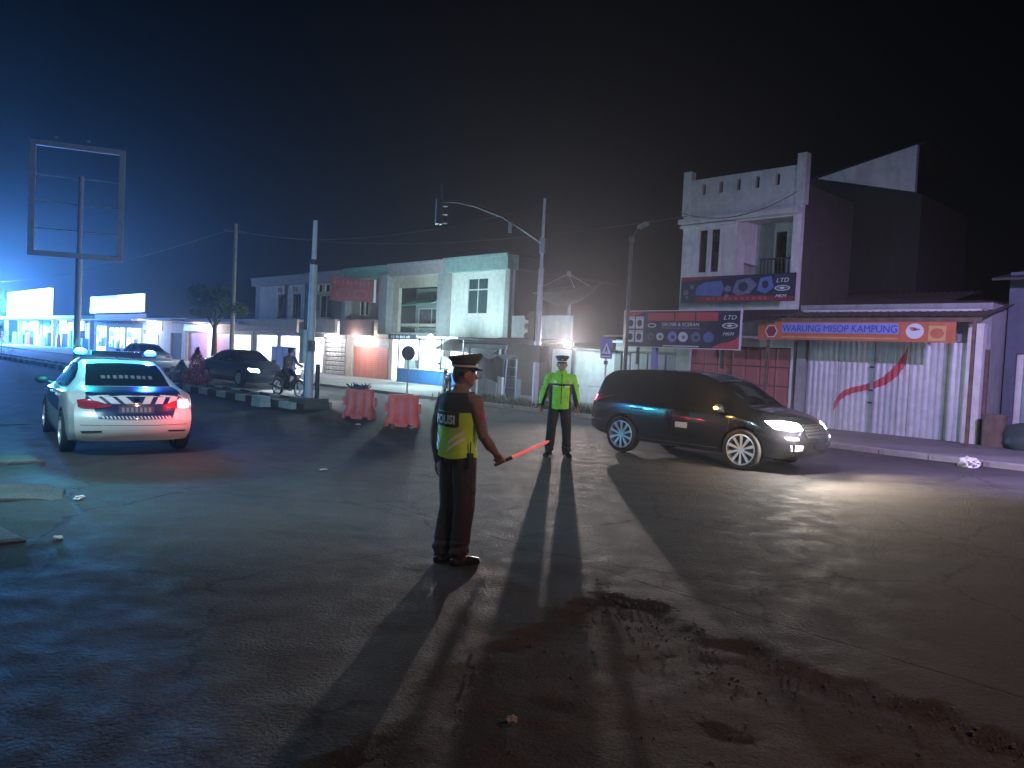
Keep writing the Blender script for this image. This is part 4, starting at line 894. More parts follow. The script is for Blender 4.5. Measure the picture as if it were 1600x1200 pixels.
for i in range(40):
    a = random.uniform(0, 2*PI); p = Vector((random.uniform(-.2,.2), random.uniform(-.06,.06), 0)); d = Vector((math.cos(a), math.sin(a)*.5, random.uniform(.5,1.2))).normalized()*random.uniform(.08,.2); q = Vector((-d.y, d.x, .2)).normalized()*.02
    m.add([p-q, p+q, p+d*.6+q*1.4, p+d, p+d*.6-q*1.4], [(0,1,2,3,4)])
m.ell((0,0,.03),(.2,.07,.05)); o = m.build('leafy_bundle', mat('dark_blue_leaves', (.05,.06,.12), .6), None, fix=False); o.location = W(-16.3, 10.45, .76); tag(o, 'ragged dark bundle lying on top of the red barrier', 'bundle')

# ================================================================== TREES AND SHRUBS
def leaves(m, centre, r, count, size, shell=.4):
    for i in range(count):
        d = Vector((random.gauss(0,1), random.gauss(0,1), random.gauss(0,1))).normalized()*(shell+(1-shell)*random.random()**.5)
        p = Vector((centre[0]+d.x*r[0], centre[1]+d.y*r[1], centre[2]+d.z*r[2]))
        a = Vector((random.uniform(-1,1), random.uniform(-1,1), random.uniform(-.7,.5))).normalized()*size*random.uniform(.6,1.3); b = a.cross(Vector((random.uniform(-1,1), random.uniform(-1,1), random.uniform(-1,1)))).normalized()*size*.28
        m.add([p, p+a*.5+b, p+a, p+a*.5-b], [(0,1,2,3)])
random.seed(11)
TR = thing('street_tree', 'leafy street tree in front of the low shop with red gates', 'tree', W(-44.9, 18.6, .08), 0)
m = MB(); m.tube([(0,0,0),(.05,0,1.2),(.02,.05,2.4),(.1,.05,3.4)], [.19,.15,.12,.07], 10)
limbs = [((.02,.05,2.3),(-.8,.2,3.5)),((.03,.05,2.5),(.9,.3,3.7)),((.1,.05,2.9),(.3,-.8,3.9)),((.05,.05,2.7),(-.4,-.6,4.0)),((.1,.05,3.2),(.2,.3,4.5))]
for a, b in limbs: m.tube([a, tuple((a[i]+b[i])/2+(.12 if i == 2 else 0) for i in range(3)), b], [.07,.05,.025], 7)
m.build('trunk', bark, TR, smooth=True)
m = MB()
for a, b in limbs: leaves(m, b, (random.uniform(.55,.85),)*2+(random.uniform(.4,.6),), 520, .17)
for k in range(9): leaves(m, (random.uniform(-1.4,1.4), random.uniform(-1,1), random.uniform(3.4,4.8)), (.5,.5,.35), 260, .16)
m.build('crown', leaf_green, TR, fix=False)
def shrub(label, s, n, h, r, m_, seed, count=2600):
    random.seed(seed); t = thing('cone_shrub', label, 'shrub', W(s, n, .14), 0, 'median shrubs')
    m = MB(); m.tube([(0,0,0),(.01,.01,h*.7)], [.03,.012], 7); m.build('stem', bark, t)
    m = MB()
    for i in range(count):
        z = random.random()**1.2*h; rr = r*(1-(z/h)**1.4)*(.5+.5*random.random()**.5)*(1+.2*math.sin(z*9)); a = random.uniform(0, 2*PI); p = Vector((rr*math.cos(a), rr*math.sin(a), .08+z))
        d = Vector((math.cos(a), math.sin(a), random.uniform(.1,1.3))).normalized()*random.uniform(.05,.10); b = d.cross(Vector((0,0,1))).normalized()*.02
        m.add([p, p+d*.5+b, p+d, p+d*.5-b], [(0,1,2,3)])
    m.build('foliage', m_, t, fix=False); return t
shrub('cone shaped shrub tinted red for tail lamp flare, on the median behind the police sedan', -27.3, 10.75, 1.25, .46, leaf_flare_red, 2)
shrub('low dark green shrub left of the red tinted cone shrub', -28.6, 10.7, .75, .5, leaf_green, 4, 1500)
for i, (s, h) in enumerate(((-60,1.9),(-66,1.6),(-75,2.2))):
    shrub(('dark green shrub on the far median, nearest of three', 'dark green shrub on the far median, middle of three', 'dark green shrub on the far median, farthest of three')[i], s, 10.75, h, .8, leaf_green, 20+i, 1600)
# overhead cables
def cable(label, a, b, sag, seg=24, r=.012):
    a, b = Vector(a), Vector(b); pts = [a.lerp(b, i/seg)-Vector((0,0,sag*4*(i/seg)*(1-i/seg))) for i in range(seg+1)]
    o = MB().tube(pts, r, 5).build('overhead_cable', steel_dark); tag(o, label, 'cable', 'overhead cables'); return o
UP = thing('utility_pole', 'tall thin utility pole beyond the street tree', 'utility pole', W(-44.2, 19.4, .08), TH)
m = MB(); m.tube([(0,0,0),(0,0,8.6)], [.14,.10], 10); m.build('shaft', concrete, UP); MB().box(-.06,.06,-.7,.7,8.1,8.2).build('cross_arm', steel_dark, UP)
cable('overhead cable sagging from the utility pole to the shop house ledge', W(-44.2,18.8,8.3), W(-15.0,22.2,6.75), .9)
cable('overhead cable sagging from the utility pole to the signal mast', W(-44.2,19.4,8.3), W(-17.9,18.25,6.75), .8)
cable('short slack cable drawn across the front of the shop house', W(-15.15,21.92,6.85), W(-11.0,21.92,7.05), .45)
cable('overhead cable running left from the utility pole past the billboard frame', W(-44.2,19.0,8.25), W(-120,18.7,8.0), 1.)

# ---------- street lamps that stand just outside the frame and light the scene
def tall_lamp(label, s, n, h, reach, aim, energy, col, cone=140):
    t = thing('street_lamp', label, 'street lamp', W(s, n, 0), TH)
    m = MB(); m.tube([(0,0,0),(0,0,h-.2)], [.10,.06], 12); m.build('pole', galv, t, smooth=True)
    m = MB(); m.tube([(0,0,h-.25),(reach[0]*.5,reach[1]*.5,h+.05),(reach[0],reach[1],h+.1)], .035, 8); m.build('arm', galv, t, smooth=True)
    q = MB().box(reach[0]-.3,reach[0]+.3,reach[1]-.14,reach[1]+.14,h+.05,h+.16).build('lamp_head', galv, t)
    MB().box(reach[0]-.24,reach[0]+.24,reach[1]-.1,reach[1]+.1,h+.03,h+.048).build('lens', lamp_mat('street_lens_%d' % len(MATS), col, 20.), q)
    lamp('SPOT', 'street_lamp_light', t, (reach[0], reach[1], h-.02), energy, col, .12, aim, cone, .7); return t
tall_lamp('cool white street lamp at the near left kerb', -9.0, -.4, 5.2, (0,.8), (-.40,.86,-.66), 1800, (.50,.86,1), 132)
tall_lamp('violet white street lamp on the right of the road', -.2, 14.2, 5.4, (-.6,.6), (-.62,.80,-.90), 5200, (.58,.45,1), 128)
tall_lamp('warm street lamp at the near right kerb', 5.2, 4.2, 6.5, (-.6,.4), (-.85,.42,-.80), 1500, (1,.60,.46), 100)

# ================================================================== VEHICLES
def curve(pts):
    xs = np.array([p[0] for p in pts]); ys = np.array([p[1] for p in pts]); d = np.diff(ys)/np.diff(xs); mm = np.zeros(len(xs)); mm[0], mm[-1] = d[0], d[-1]
    for i in range(1, len(xs)-1): mm[i] = 0 if d[i-1]*d[i] <= 0 else 2*d[i-1]*d[i]/(d[i-1]+d[i])
    def f(x):
        x = min(max(x, xs[0]), xs[-1]); i = min(int(np.searchsorted(xs, x, 'right'))-1, len(xs)-2); h = xs[i+1]-xs[i]; t = (x-xs[i])/h
        return float((2*t**3-3*t*t+1)*ys[i]+(t**3-2*t*t+t)*h*mm[i]+(-2*t**3+3*t*t)*ys[i+1]+(t**3-t*t)*h*mm[i+1])
    return f
def catmull(P, sub):
    P = [Vector(p) for p in P]; out = []
    for i in range(len(P)-1):
        a, b, c, d = P[max(i-1,0)], P[i], P[i+1], P[min(i+2,len(P)-1)]
        for k in range(sub):
            t = k/sub; out.append(.5*((2*b)+(c-a)*t+(2*a-5*b+4*c-d)*t*t+(-a+3*b-3*c+d)*t**3))
    out.append(P[-1]); return out
def car_shell(sp):
    top, belt, half, bot, rw = curve(sp['top']), curve(sp['belt']), curve(sp['half']), curve(sp['bot']), curve(sp['roofw'])
    x0, x1 = sp['top'][0][0], sp['top'][-1][0]; ns = 78; rings = []
    ts = [.5-.5*math.cos(PI*i/ns) for i in range(ns+1)]; ts = [.55*t+.45*i/ns for i, t in enumerate(ts)]
    for t in ts:
        x = x0+(x1-x0)*t; zt, zb, w, hb = top(x), bot(x), half(x), belt(x); hb = min(hb, zt-.015); r = rw(x)*w; gh = zt-hb
        zr = hb+gh*.86
        P = [(0,zb),(w*.82,zb),(w*.955,zb+.07),(w*.99,zb+(hb-zb)*.40),(w,zb+(hb-zb)*.68),(w*.985,hb-.05),(w*.94,hb),(max(r, .25*w),zr),(max(r,.25*w)*.72,zt-.012),(0,zt)]
        Q = catmull([(p[0],p[1],0) for p in P], 4)
        right = [Vector((x,-q.x,q.y)) for q in Q]; left = [Vector((x,q.x,q.y)) for q in reversed(Q[1:-1])]
        rings.append(right+left)
    for lst, base in ((0, rings[0]), (1, rings[-1])):
        zc = sum(v.z for v in base)/len(base); caps = [[Vector((v.x, v.y*k, zc+(v.z-zc)*k)) for v in base] for k in (.9,.75,.55,.35,.15,.02)]
        rings = caps[::-1]+rings if lst == 0 else rings+caps
    ef, er = sp['front_shape'], sp['rear_shape']; ff, fr = curve(ef), curve(er)
    for ring in rings:
        for v in ring:
            wf = sstep(x1-.75, x1, v.x); wr_ = sstep(x0+.6, x0, v.x) if v.x < x0+.6 else 0; wr_ = 1-sstep(x0, x0+.6, v.x)
            yy = abs(v.y)/.85
            v.x += wf*(ff(v.z)-sp['plan_f']*yy**2.4) + wr_*(-fr(v.z)+sp['plan_r']*yy**2.4)
    m = MB(); m.loft(rings); return m
def shell_bvh(m): 
    return BVHTree.FromPolygons([Vector(v) for v in m.v], m.f)
def patch(bvh, side, topl, botl, off=.004, nu=14, nv=6, thick=0.):
    """a sheet that lies on the car body: outlines are given in the side's own plane and projected on to the shell"""
    def interp(L, t):
        f = t*(len(L)-1); k = min(int(f), len(L)-2); u_ = f-k; return (L[k][0]*(1-u_)+L[k+1][0]*u_, L[k][1]*(1-u_)+L[k+1][1]*u_)
    vs, fs = [], []
    for i in range(nu+1):
        a, b = interp(topl, i/nu), interp(botl, i/nu)
        for j in range(nv+1):
            p, q = a[0]+(b[0]-a[0])*j/nv, a[1]+(b[1]-a[1])*j/nv
            if side == 'R': o_, d_ = Vector((p,-3,q)), Vector((0,1,0))
            elif side == 'L': o_, d_ = Vector((p,3,q)), Vector((0,-1,0))
            elif side == 'B': o_, d_ = Vector((-6,p,q)), Vector((1,0,0))
            elif side == 'F': o_, d_ = Vector((6,p,q)), Vector((-1,0,0))
            else: o_, d_ = Vector((p,q,5)), Vector((0,0,-1))
            h = bvh.ray_cast(o_, d_)
            if h[0] is None: h = bvh.find_nearest(o_+d_*(3 if side in 'RL' else 4))
            nrm = h[1] if h[1].dot(d_) < 0 else -h[1]
            vs.append(h[0]+nrm*off)
    for i in range(nu):
        for j in range(nv):
            a = i*(nv+1)+j; fs.append((a, a+nv+1, a+nv+2, a+1))
    m = MB(); m.add(vs, fs); return m
def put(bvh, par, name, m_, side, topl, botl, **kw):
    both = kw.pop('both', False); o = patch(bvh, side, topl, botl, **kw).build(name, m_, par, smooth=True)
    if both:
        fl = {'L':'R','R':'L'}.get(side, side)
        if side in 'LR': patch(bvh, fl, topl, botl, **kw).build(name, m_, par, smooth=True)
        else: patch(bvh, side, [(-p, q) for p, q in topl], [(-p, q) for p, q in botl], **kw).build(name, m_, par, smooth=True)
    return o
def wheel_meshes(r, rim, wd, spokes):
    t = MB(); t.lathe([(rim*.96,-wd*.42),(rim*1.03,-wd*.5),(r*.93,-wd*.5),(r*.985,-wd*.42),(r,-wd*.25),(r,wd*.25),(r*.985,wd*.42),(r*.93,wd*.5),(rim*1.03,wd*.5),(rim*.96,wd*.42)], (0,0,0), 'y', 36, closed=True)
    tm = t.mesh('wheel', rubber, True)
    q = MB(); q.lathe([(rim*1.03,-wd*.47),(rim*.93,-wd*.50),(rim*.90,-wd*.30),(rim*.92,wd*.4),(rim*1.0,wd*.4)], (0,0,0), 'y', 36)
    q.lathe([(rim*.01,-wd*.42),(rim*.2,-wd*.42),(rim*.22,-wd*.3),(rim*.01,-wd*.28)], (0,0,0), 'y', 20)
    for k in range(spokes):
        a = 2*PI*k/spokes; c_, s_ = math.sin(a), math.cos(a); tx, tz = s_, -c_
        def P(rr, hw, y): return [(c_*rr+tx*e*hw, y, s_*rr+tz*e*hw) for e in (-1, 1)]
        i0, i1 = P(rim*.18, rim*.055, -wd*.42), P(rim*.93, rim*.10, -wd*.46); j0, j1 = P(rim*.18, rim*.055, -wd*.30), P(rim*.93, rim*.10, -wd*.34)
        q.hexa([i0[0], i0[1], i1[1], i1[0], j0[0], j0[1], j1[1], j1[0]])
    rm = q.mesh('rim', alloy, True)
    b = MB(); b.lathe([(.01,-wd*.1),(rim*.88,-wd*.1),(rim*.88,wd*.1),(.01,wd*.1)], (0,0,0), 'y', 24); bm_ = b.mesh('brake_disc', steel_dark)
    return tm, rm, bm_
def make_car(name, label, sp, paint, loc, rz):
    root = thing(name, label, 'car', loc, rz)
    m = car_shell(sp); bvh = shell_bvh(m); me = m.mesh('body', [paint, black_plastic], True)
    tmp = link('tmp_body', me); cut = []
    for x in sp['wheels_x']:
        for sy in (-1, 1):
            c = MB(); c.lathe([(0.001,-.16),(sp['arch'],-.16),(sp['arch'],.16),(0.001,.16)], (x, sy*(sp['track']+.0), sp['r']+.015), 'y', 32); cm = c.mesh('cut', [paint, black_plastic]); cm.polygons.foreach_set('material_index', [1]*len(cm.polygons))
            co = link('tmp_cut', cm); cut.append(co); md = tmp.modifiers.new('b', 'BOOLEAN'); md.operation = 'DIFFERENCE'; md.object = co; md.solver = 'EXACT'
            try: md.material_mode = 'TRANSFER'
            except Exception: pass
    bpy.context.view_layer.update(); dg = bpy.context.evaluated_depsgraph_get()
    bme = bpy.data.meshes.new_from_object(tmp.evaluated_get(dg)); bme.name = 'body'
    if len(bme.materials) < 2: bme.materials.append(black_plastic)
    bpy.data.objects.remove(tmp)
    for c in cut: bpy.data.objects.remove(c)
    smooth_mesh(bme, 32); body = link('body', bme, root)
    tm, rm, bm_ = wheel_meshes(sp['r'], sp['rim'], .2, sp['spokes'])
    for x in sp['wheels_x']:
        for sy in (-1, 1):
            wh = link('wheel', tm, root, (x, sy*(sp['track']+.06), sp['r']))
            rr = link('rim', rm, wh); link('brake_disc', bm_, wh)
            steer = sp.get('steer', 0) if x > 0 else 0
            wh.rotation_euler = (0, 0, steer+(0 if sy < 0 else PI))
    return root, body, bvh
SEDAN = dict(top=[(-2.27,.86),(-2.2,.96),(-1.95,1.02),(-1.62,1.05),(-1.2,1.24),(-.75,1.40),(-.2,1.46),(.25,1.44),(.65,1.30),(1.15,1.03),(1.35,.98),(1.9,.88),(2.2,.76),(2.3,.62)],
    belt=[(-2.27,.82),(-1.6,.97),(0,.94),(1.1,.90),(2.3,.58)], half=[(-2.27,.80),(-2.0,.86),(-1.3,.89),(0,.89),(1.3,.885),(2.,.83),(2.3,.72)],
    bot=[(-2.27,.25),(-2.0,.22),(-1.2,.18),(1.3,.17),(2.1,.18),(2.3,.26)], roofw=[(-2.27,.80),(-1.7,.76),(-1.0,.68),(-.3,.655),(.4,.66),(1.1,.72),(1.5,.78),(2.3,.7)],
    front_shape=[(.2,-.05),(.45,.06),(.7,.0),(1.0,-.05)], rear_shape=[(.2,-.10),(.42,.05),(.58,.07),(.72,.01),(.9,-.02),(1.1,-.02)], plan_f=.25, plan_r=.20,
    wheels_x=(-1.36,1.34), r=.325, rim=.225, arch=.365, track=.74, spokes=8)
MPV = dict(top=[(-2.12,1.0),(-2.08,1.22),(-1.95,1.45),(-1.6,1.57),(-.7,1.62),(.1,1.61),(.55,1.50),(1.05,1.22),(1.3,1.06),(1.6,1.01),(2.0,.92),(2.16,.78),(2.2,.66)],
    belt=[(-2.12,.95),(-1.6,1.02),(0,.97),(1.1,.92),(2.2,.62)], half=[(-2.12,.80),(-1.9,.85),(-1.2,.875),(0,.875),(1.25,.87),(1.9,.81),(2.2,.70)],
    bot=[(-2.12,.40),(-1.9,.32),(-1.0,.24),(1.2,.23),(2.,.24),(2.2,.32)], roofw=[(-2.12,.80),(-1.8,.76),(-1.,.76),(.2,.74),(.9,.76),(1.4,.8),(2.2,.7)],
    front_shape=[(.2,-.05),(.5,.05),(.75,.0),(1.0,-.06)], rear_shape=[(.2,-.08),(.45,.05),(.65,.04),(.95,.0),(1.6,-.06)], plan_f=.22, plan_r=.14,
    wheels_x=(-1.24,1.26), r=.345, rim=.262, arch=.385, track=.73, spokes=10)
clear_lens = mat('clear_lamp_lens', (.55,.58,.62), .12, var=.1)
red_lens = mat('red_lamp_lens', (.42,.03,.05), .15, var=.35, scale=14, coat=.6)
red_lit = lamp_mat('lit_tail_lamp', (1,.10,.12), 14.)
plate_dark = mat('dark_number_plate', (.05,.05,.08), .5); plate_grey = mat('faded_plate_digit', (.22,.22,.28), .5)
def fit_common(root, body, bvh, sp, kind):
    if kind == 'sedan':
        put(bvh, root, 'rear_window', car_glass, 'T', [(-1.56,-.60),(-1.60,0),(-1.56,.60)], [(-.82,-.52),(-.78,0),(-.82,.52)], nu=20, nv=10)
        put(bvh, root, 'windscreen', car_glass, 'T', [(1.10,-.56),(1.16,0),(1.10,.56)], [(.46,-.48),(.50,0),(.46,.48)], nu=20, nv=10)
        put(bvh, root, 'front_side_window', car_glass, 'L', [(.78,1.16),(.55,1.29),(.2,1.37),(-.12,1.38)], [(.90,.99),(.6,.985),(.2,.98),(-.12,.98)], both=True)
        put(bvh, root, 'rear_side_window', car_glass, 'L', [(-.2,1.38),(-.55,1.37),(-.85,1.30),(-1.12,1.16)], [(-.2,.98),(-.6,.98),(-1.0,1.0),(-1.22,1.03)], both=True)
        dx = (.95,-.15,-1.02)
    else:
        put(bvh, root, 'rear_window', car_glass, 'B', [(-.55,1.46),(0,1.50),(.55,1.46)], [(-.66,1.08),(0,1.08),(.66,1.08)])
        put(bvh, root, 'windscreen', car_glass, 'T', [(1.16,-.60),(1.24,0),(1.16,.60)], [(.50,-.54),(.54,0),(.50,.54)], nu=20, nv=10)
        put(bvh, root, 'front_side_window', car_glass, 'L', [(.86,1.22),(.6,1.37),(.3,1.49),(-.1,1.52)], [(1.02,1.0),(.6,1.0),(.3,1.0),(-.1,1.0)], both=True)
        put(bvh, root, 'rear_side_window', car_glass, 'L', [(-.18,1.52),(-.5,1.52),(-.8,1.51),(-1.02,1.5)], [(-.18,1.0),(-.5,1.0),(-.8,1.01),(-1.02,1.02)], both=True)
        put(bvh, root, 'quarter_window', car_glass, 'L', [(-1.10,1.49),(-1.35,1.48),(-1.6,1.44),(-1.72,1.38)], [(-1.10,1.04),(-1.35,1.05),(-1.6,1.08),(-1.8,1.14)], both=True)
        dx = (1.0,-.14,-1.02)
    for x in dx: put(bvh, body, 'door_seam', black_plastic, 'L', [(x-.006,.94),(x+.006,.94)], [(x-.006,.36),(x+.006,.36)], nu=1, nv=10, off=.002, both=True)
    for x in (dx[1]+.12, dx[2]+.14):
        for sy in (-1, 1):
            h = bvh.ray_cast(Vector((x, 3*sy, .86)), Vector((0,-sy,0)))[0]; y = h.y if h else .87*sy
            MB().tube([(x-.09,y,.86),(x-.06,y+.035*sy,.865),(x+.06,y+.035*sy,.868),(x+.09,y,.87)], .012, 8).build('door_handle', chrome if kind != 'sedan' else body.data.materials[0], body, smooth=True)
    for sy in (-1, 1):
        xm = .80 if kind == 'sedan' else .86; zm = 1.02
        q = MB(); q.ell((xm, sy*.98, zm), (.075,.115,.075)); q.tube([(xm,sy*.83,zm-.06),(xm,sy*.95,zm-.02)], .03, 8); q.build('mirror', black_plastic, root, smooth=True)
# ---------- police sedan
pol, body, bv = make_car('police_car', 'white police sedan with blue roof lights seen from behind at left', SEDAN, paint_white, W(-14.05, 4.12, 0.0), TH+PI-rad(8))
pol.scale = (.98,.98,.95)
fit_common(pol, body, bv, SEDAN, 'sedan')
put(bv, body, 'trunk_lid_wrap', paint_navy, 'T', [(-2.16,-.66),(-2.2,0),(-2.16,.66)], [(-1.60,-.62),(-1.66,0),(-1.60,.62)], nu=24, nv=10, off=.006)
put(bv, body, 'trunk_face_wrap', paint_navy, 'B', [(-.62,.915),(0,.93),(.62,.915)], [(-.50,.60),(0,.585),(.50,.60)], nu=30, nv=12, off=.007)
for i, x in enumerate((.60,.42,.24)):
    put(bv, body, 'white_stripe', white_print, 'B', [(x+.03,.925),(x-.09,.925)], [(x-.09,.82),(x-.21,.82)], nu=5, nv=5, off=.012)
    put(bv, body, 'white_stripe', white_print, 'B', [(-x-.0,.925),(-x+.11,.925)], [(-x+.06,.82),(-x+.17,.82)], nu=5, nv=5, off=.012)
for i in range(19):
    x = -.46+.05*i; put(bv, body, 'hazard_stripe', white_print, 'B', [(x,.635),(x+.022,.635)], [(x-.025,.592),(x-.003,.592)], nu=1, nv=2, off=.013)
put(bv, body, 'number_plate', plate_dark, 'B', [(-.24,.78),(.24,.78)], [(-.24,.67),(.24,.67)], off=.016, nu=6, nv=3)
for i in range(7): put(bv, body, 'plate_digit', plate_grey, 'B', [(.20-.06*i,.765),(.165-.06*i,.765)], [(.20-.06*i,.69),(.165-.06*i,.69)], off=.020, nu=1, nv=1)
tl = put(bv, pol, 'tail_lamp', red_lens, 'B', [(.75,.86),(.66,.88),(.5,.85),(.34,.80)], [(.75,.77),(.66,.745),(.5,.75),(.34,.775)], off=.016, nu=12, nv=5); tl['label'] = 'unlit red tail lamp'
tl = put(bv, pol, 'tail_lamp', red_lit, 'B', [(-.76,.87),(-.68,.885),(-.58,.87)], [(-.76,.76),(-.68,.75),(-.58,.76)], off=.017, nu=10, nv=5); tl['label'] = 'glowing red tail lamp'
put(bv, pol, 'tail_lamp', red_lens, 'B', [(-.58,.87),(-.5,.85),(-.36,.80)], [(-.58,.75),(-.5,.755),(-.36,.775)], off=.016, nu=8, nv=5)
for sy in (-1, 1): put(bv, body, 'bumper_slot', black_plastic, 'B', [(sy*.72,.41),(sy*.45,.42)], [(sy*.70,.385),(sy*.45,.395)], nu=6, nv=2, off=.005)
put(bv, body, 'bumper_seam', black_plastic, 'B', [(-.8,.505),(0,.50),(.8,.505)], [(-.8,.498),(0,.493),(.8,.498)], nu=20, nv=1, off=.002)
put(bv, body, 'emblem', chrome, 'B', [(-.035,.90),(.035,.90)], [(-.035,.855),(.035,.855)], nu=2, nv=2, off=.018)
for i in range(9): put(bv, pol, 'window_lettering', plate_grey, 'T', [(-1.36,.36-.085*i),(-1.36,.36-.085*i-(.06,.045,.055)[i % 3])], [(-1.27,.36-.085*i),(-1.27,.36-.085*i-(.06,.045,.055)[i % 3])], nu=1, nv=1, off=.008)
put(bv, body, 'headlamp', clear_lens, 'F', [(.76,.72),(.5,.70)], [(.76,.62),(.5,.60)], both=True, nu=6, nv=4)
put(bv, body, 'side_stripe', paint_navy, 'L', [(-1.0,.80),(0,.86),(.9,.88)], [(-.9,.60),(0,.62),(.9,.66)], nu=24, nv=5, off=.003, both=True)
bar = MB().box(-.14,.14,-.60,.60,1.475,1.505).build('light_bar', black_plastic, pol); bar.location = (-.28,0,0.01)
for sy, nm, c, e in ((1,'cyan_beacon',(.04,.80,1),5.),(-1,'blue_beacon',(.03,.16,1),6.)):
    q = MB(); q.ell((-.28, sy*.53, 1.56), (.09,.10,.055)); q.build('beacon', lamp_mat(nm, c, e), bar, smooth=True).location = (.28,0,-.01)
    lamp('POINT', 'beacon_light', pol, (-.28, sy*.53, 1.68), 320 if sy > 0 else 220, c, .06)
MB().box(-.1,.1,-.38,.38,1.505,1.575).build('light_bar_dome', mat('smoked_dome', (.03,.04,.09), .15), bar)
lamp('POINT', 'tail_light', pol, (-2.58, -.70, .82), 16, (1,.08,.10), .05)
# ---------- black MPV
suv, body, bv = make_car('black_car', 'black people carrier with headlights on, driving right', MPV, paint_black, W(-7.92, 12.62, 0.012), TH+rad(1.5))
fit_common(suv, body, bv, MPV, 'mpv')
put(bv, body, 'sill_trim', chrome, 'R', [(-.82,.335),(.82,.335)], [(-.82,.315),(.82,.315)], nu=16, nv=1, off=.012, both=True)
put(bv, body, 'window_trim', chrome, 'R', [(-1.8,.985),(-.5,.975),(1.0,.972)], [(-1.8,.972),(-.5,.962),(1.0,.960)], nu=30, nv=1, off=.006, both=True)
put(bv, suv, 'tail_lamp', red_lens, 'B', [(.80,1.08),(.62,1.06)], [(.80,.84),(.62,.88)], off=.006, nu=5, nv=6, both=True)
put(bv, suv, 'tail_lamp', lamp_mat('dim_tail_lamp', (1,.12,.25), 2.2), 'R', [(-1.93,1.06),(-2.1,1.06)], [(-1.98,.94),(-2.1,.90)], off=.008, nu=5, nv=5)
put(bv, body, 'rear_bumper_trim', chrome, 'R', [(-1.75,.60),(-2.08,.62)], [(-1.72,.56),(-2.06,.58)], off=.008, nu=6, nv=2)
hl_mat = lamp_mat('lit_headlamp', (1,.97,.92), 55.)
for sy in (-1, 1):
    put(bv, suv, 'headlamp', hl_mat, 'F', [(sy*.76,.86),(sy*.62,.87),(sy*.46,.84)], [(sy*.75,.74),(sy*.62,.72),(sy*.46,.74)], off=.010, nu=8, nv=4)
    put(bv, suv, 'fog_lamp', clear_lens, 'F', [(sy*.72,.50),(sy*.52,.50)], [(sy*.70,.40),(sy*.52,.41)], off=.008, nu=4, nv=3)
    put(bv, suv, 'running_lamp', lamp_mat('running_lamp_glow', (1,.96,.9), 12.), 'F', [(sy*.74,.62),(sy*.62,.62)], [(sy*.73,.585),(sy*.62,.585)], off=.010, nu=4, nv=2)
put(bv, suv, 'grille', steel_dark, 'F', [(-.42,.82),(0,.83),(.42,.82)], [(-.40,.62),(0,.60),(.40,.62)], nu=14, nv=5, off=.008)
for i in range(4): put(bv, suv, 'grille_bar', chrome, 'F', [(-.41,.80-.045*i),(0,.81-.045*i),(.41,.80-.045*i)], [(-.41,.79-.045*i),(0,.80-.045*i),(.41,.79-.045*i)], nu=14, nv=1, off=.016)
put(bv, suv, 'number_plate', plate_dark, 'F', [(-.22,.52),(.22,.52)], [(-.22,.42),(.22,.42)], nu=4, nv=2, off=.012)
put(bv, body, 'door_sticker', white_print, 'R', [(-.05,.70),(.20,.70)], [(-.05,.60),(.20,.60)], nu=4, nv=3, off=.005)
q = MB(); q.ell((.87,-1.085,1.02),(.045,.02,.022)); q.build('turn_signal', lamp_mat('amber_glow', (1,.42,.03), 40.), suv, smooth=True)
lamp('POINT', 'turn_signal_light', suv, (.85,-1.16,1.04), 22, (1,.45,.05), .03)
for sy in (-1, 1): lamp('SPOT', 'headlamp_beam', suv, (2.26 if sy > 0 else 2.24, sy*.6, .80), 800 if sy < 0 else 500, (1,.80,.64), .05, (1,-.25 if sy < 0 else -.05,-.16), 125, 1.)
lamp('POINT', 'headlamp_spill', suv, (2.20,-.84,.80), 220, (1,.92,.84), .04)
# ---------- dark saloon coming towards the camera beyond the median
dc, body, bv = make_car('dark_car', 'dark blue saloon with one headlight showing behind the pale post', SEDAN, paint_blue, W(-31.0, 14.1, 0), TH+rad(4))
fit_common(dc, body, bv, SEDAN, 'sedan')
put(bv, dc, 'headlamp', lamp_mat('car_headlamp_glow', (.75,.92,1), 45.), 'F', [(-.76,.74),(-.5,.72)], [(-.76,.62),(-.5,.60)], both=True, nu=6, nv=4, off=.01)
for i in range(3): put(bv, dc, 'grille_bar', chrome, 'F', [(-.36,.66-.06*i),(.36,.66-.06*i)], [(-.36,.645-.06*i),(.36,.645-.06*i)], nu=10, nv=1, off=.012)
put(bv, dc, 'number_plate', plate_dark, 'F', [(-.22,.46),(.22,.46)], [(-.22,.36),(.22,.36)], nu=4, nv=2, off=.012)
for sy in (-1, 1): lamp('SPOT', 'headlamp_beam', dc, (2.42, sy*.6, .68), 700, (.80,.92,1), .05, (1,-.02,-.07), 70, .8)
# ---------- silver car further back
sc, body, bv = make_car('silver_car', 'silver saloon seen over the roof of the police sedan', SEDAN, paint_silver, W(-43.5, 14.2, 0), TH+PI)
fit_common(sc, body, bv, SEDAN, 'sedan')
put(bv, sc, 'tail_lamp', red_lens, 'B', [(.80,.88),(.4,.84)], [(.79,.76),(.4,.76)], both=True, nu=6, nv=4)
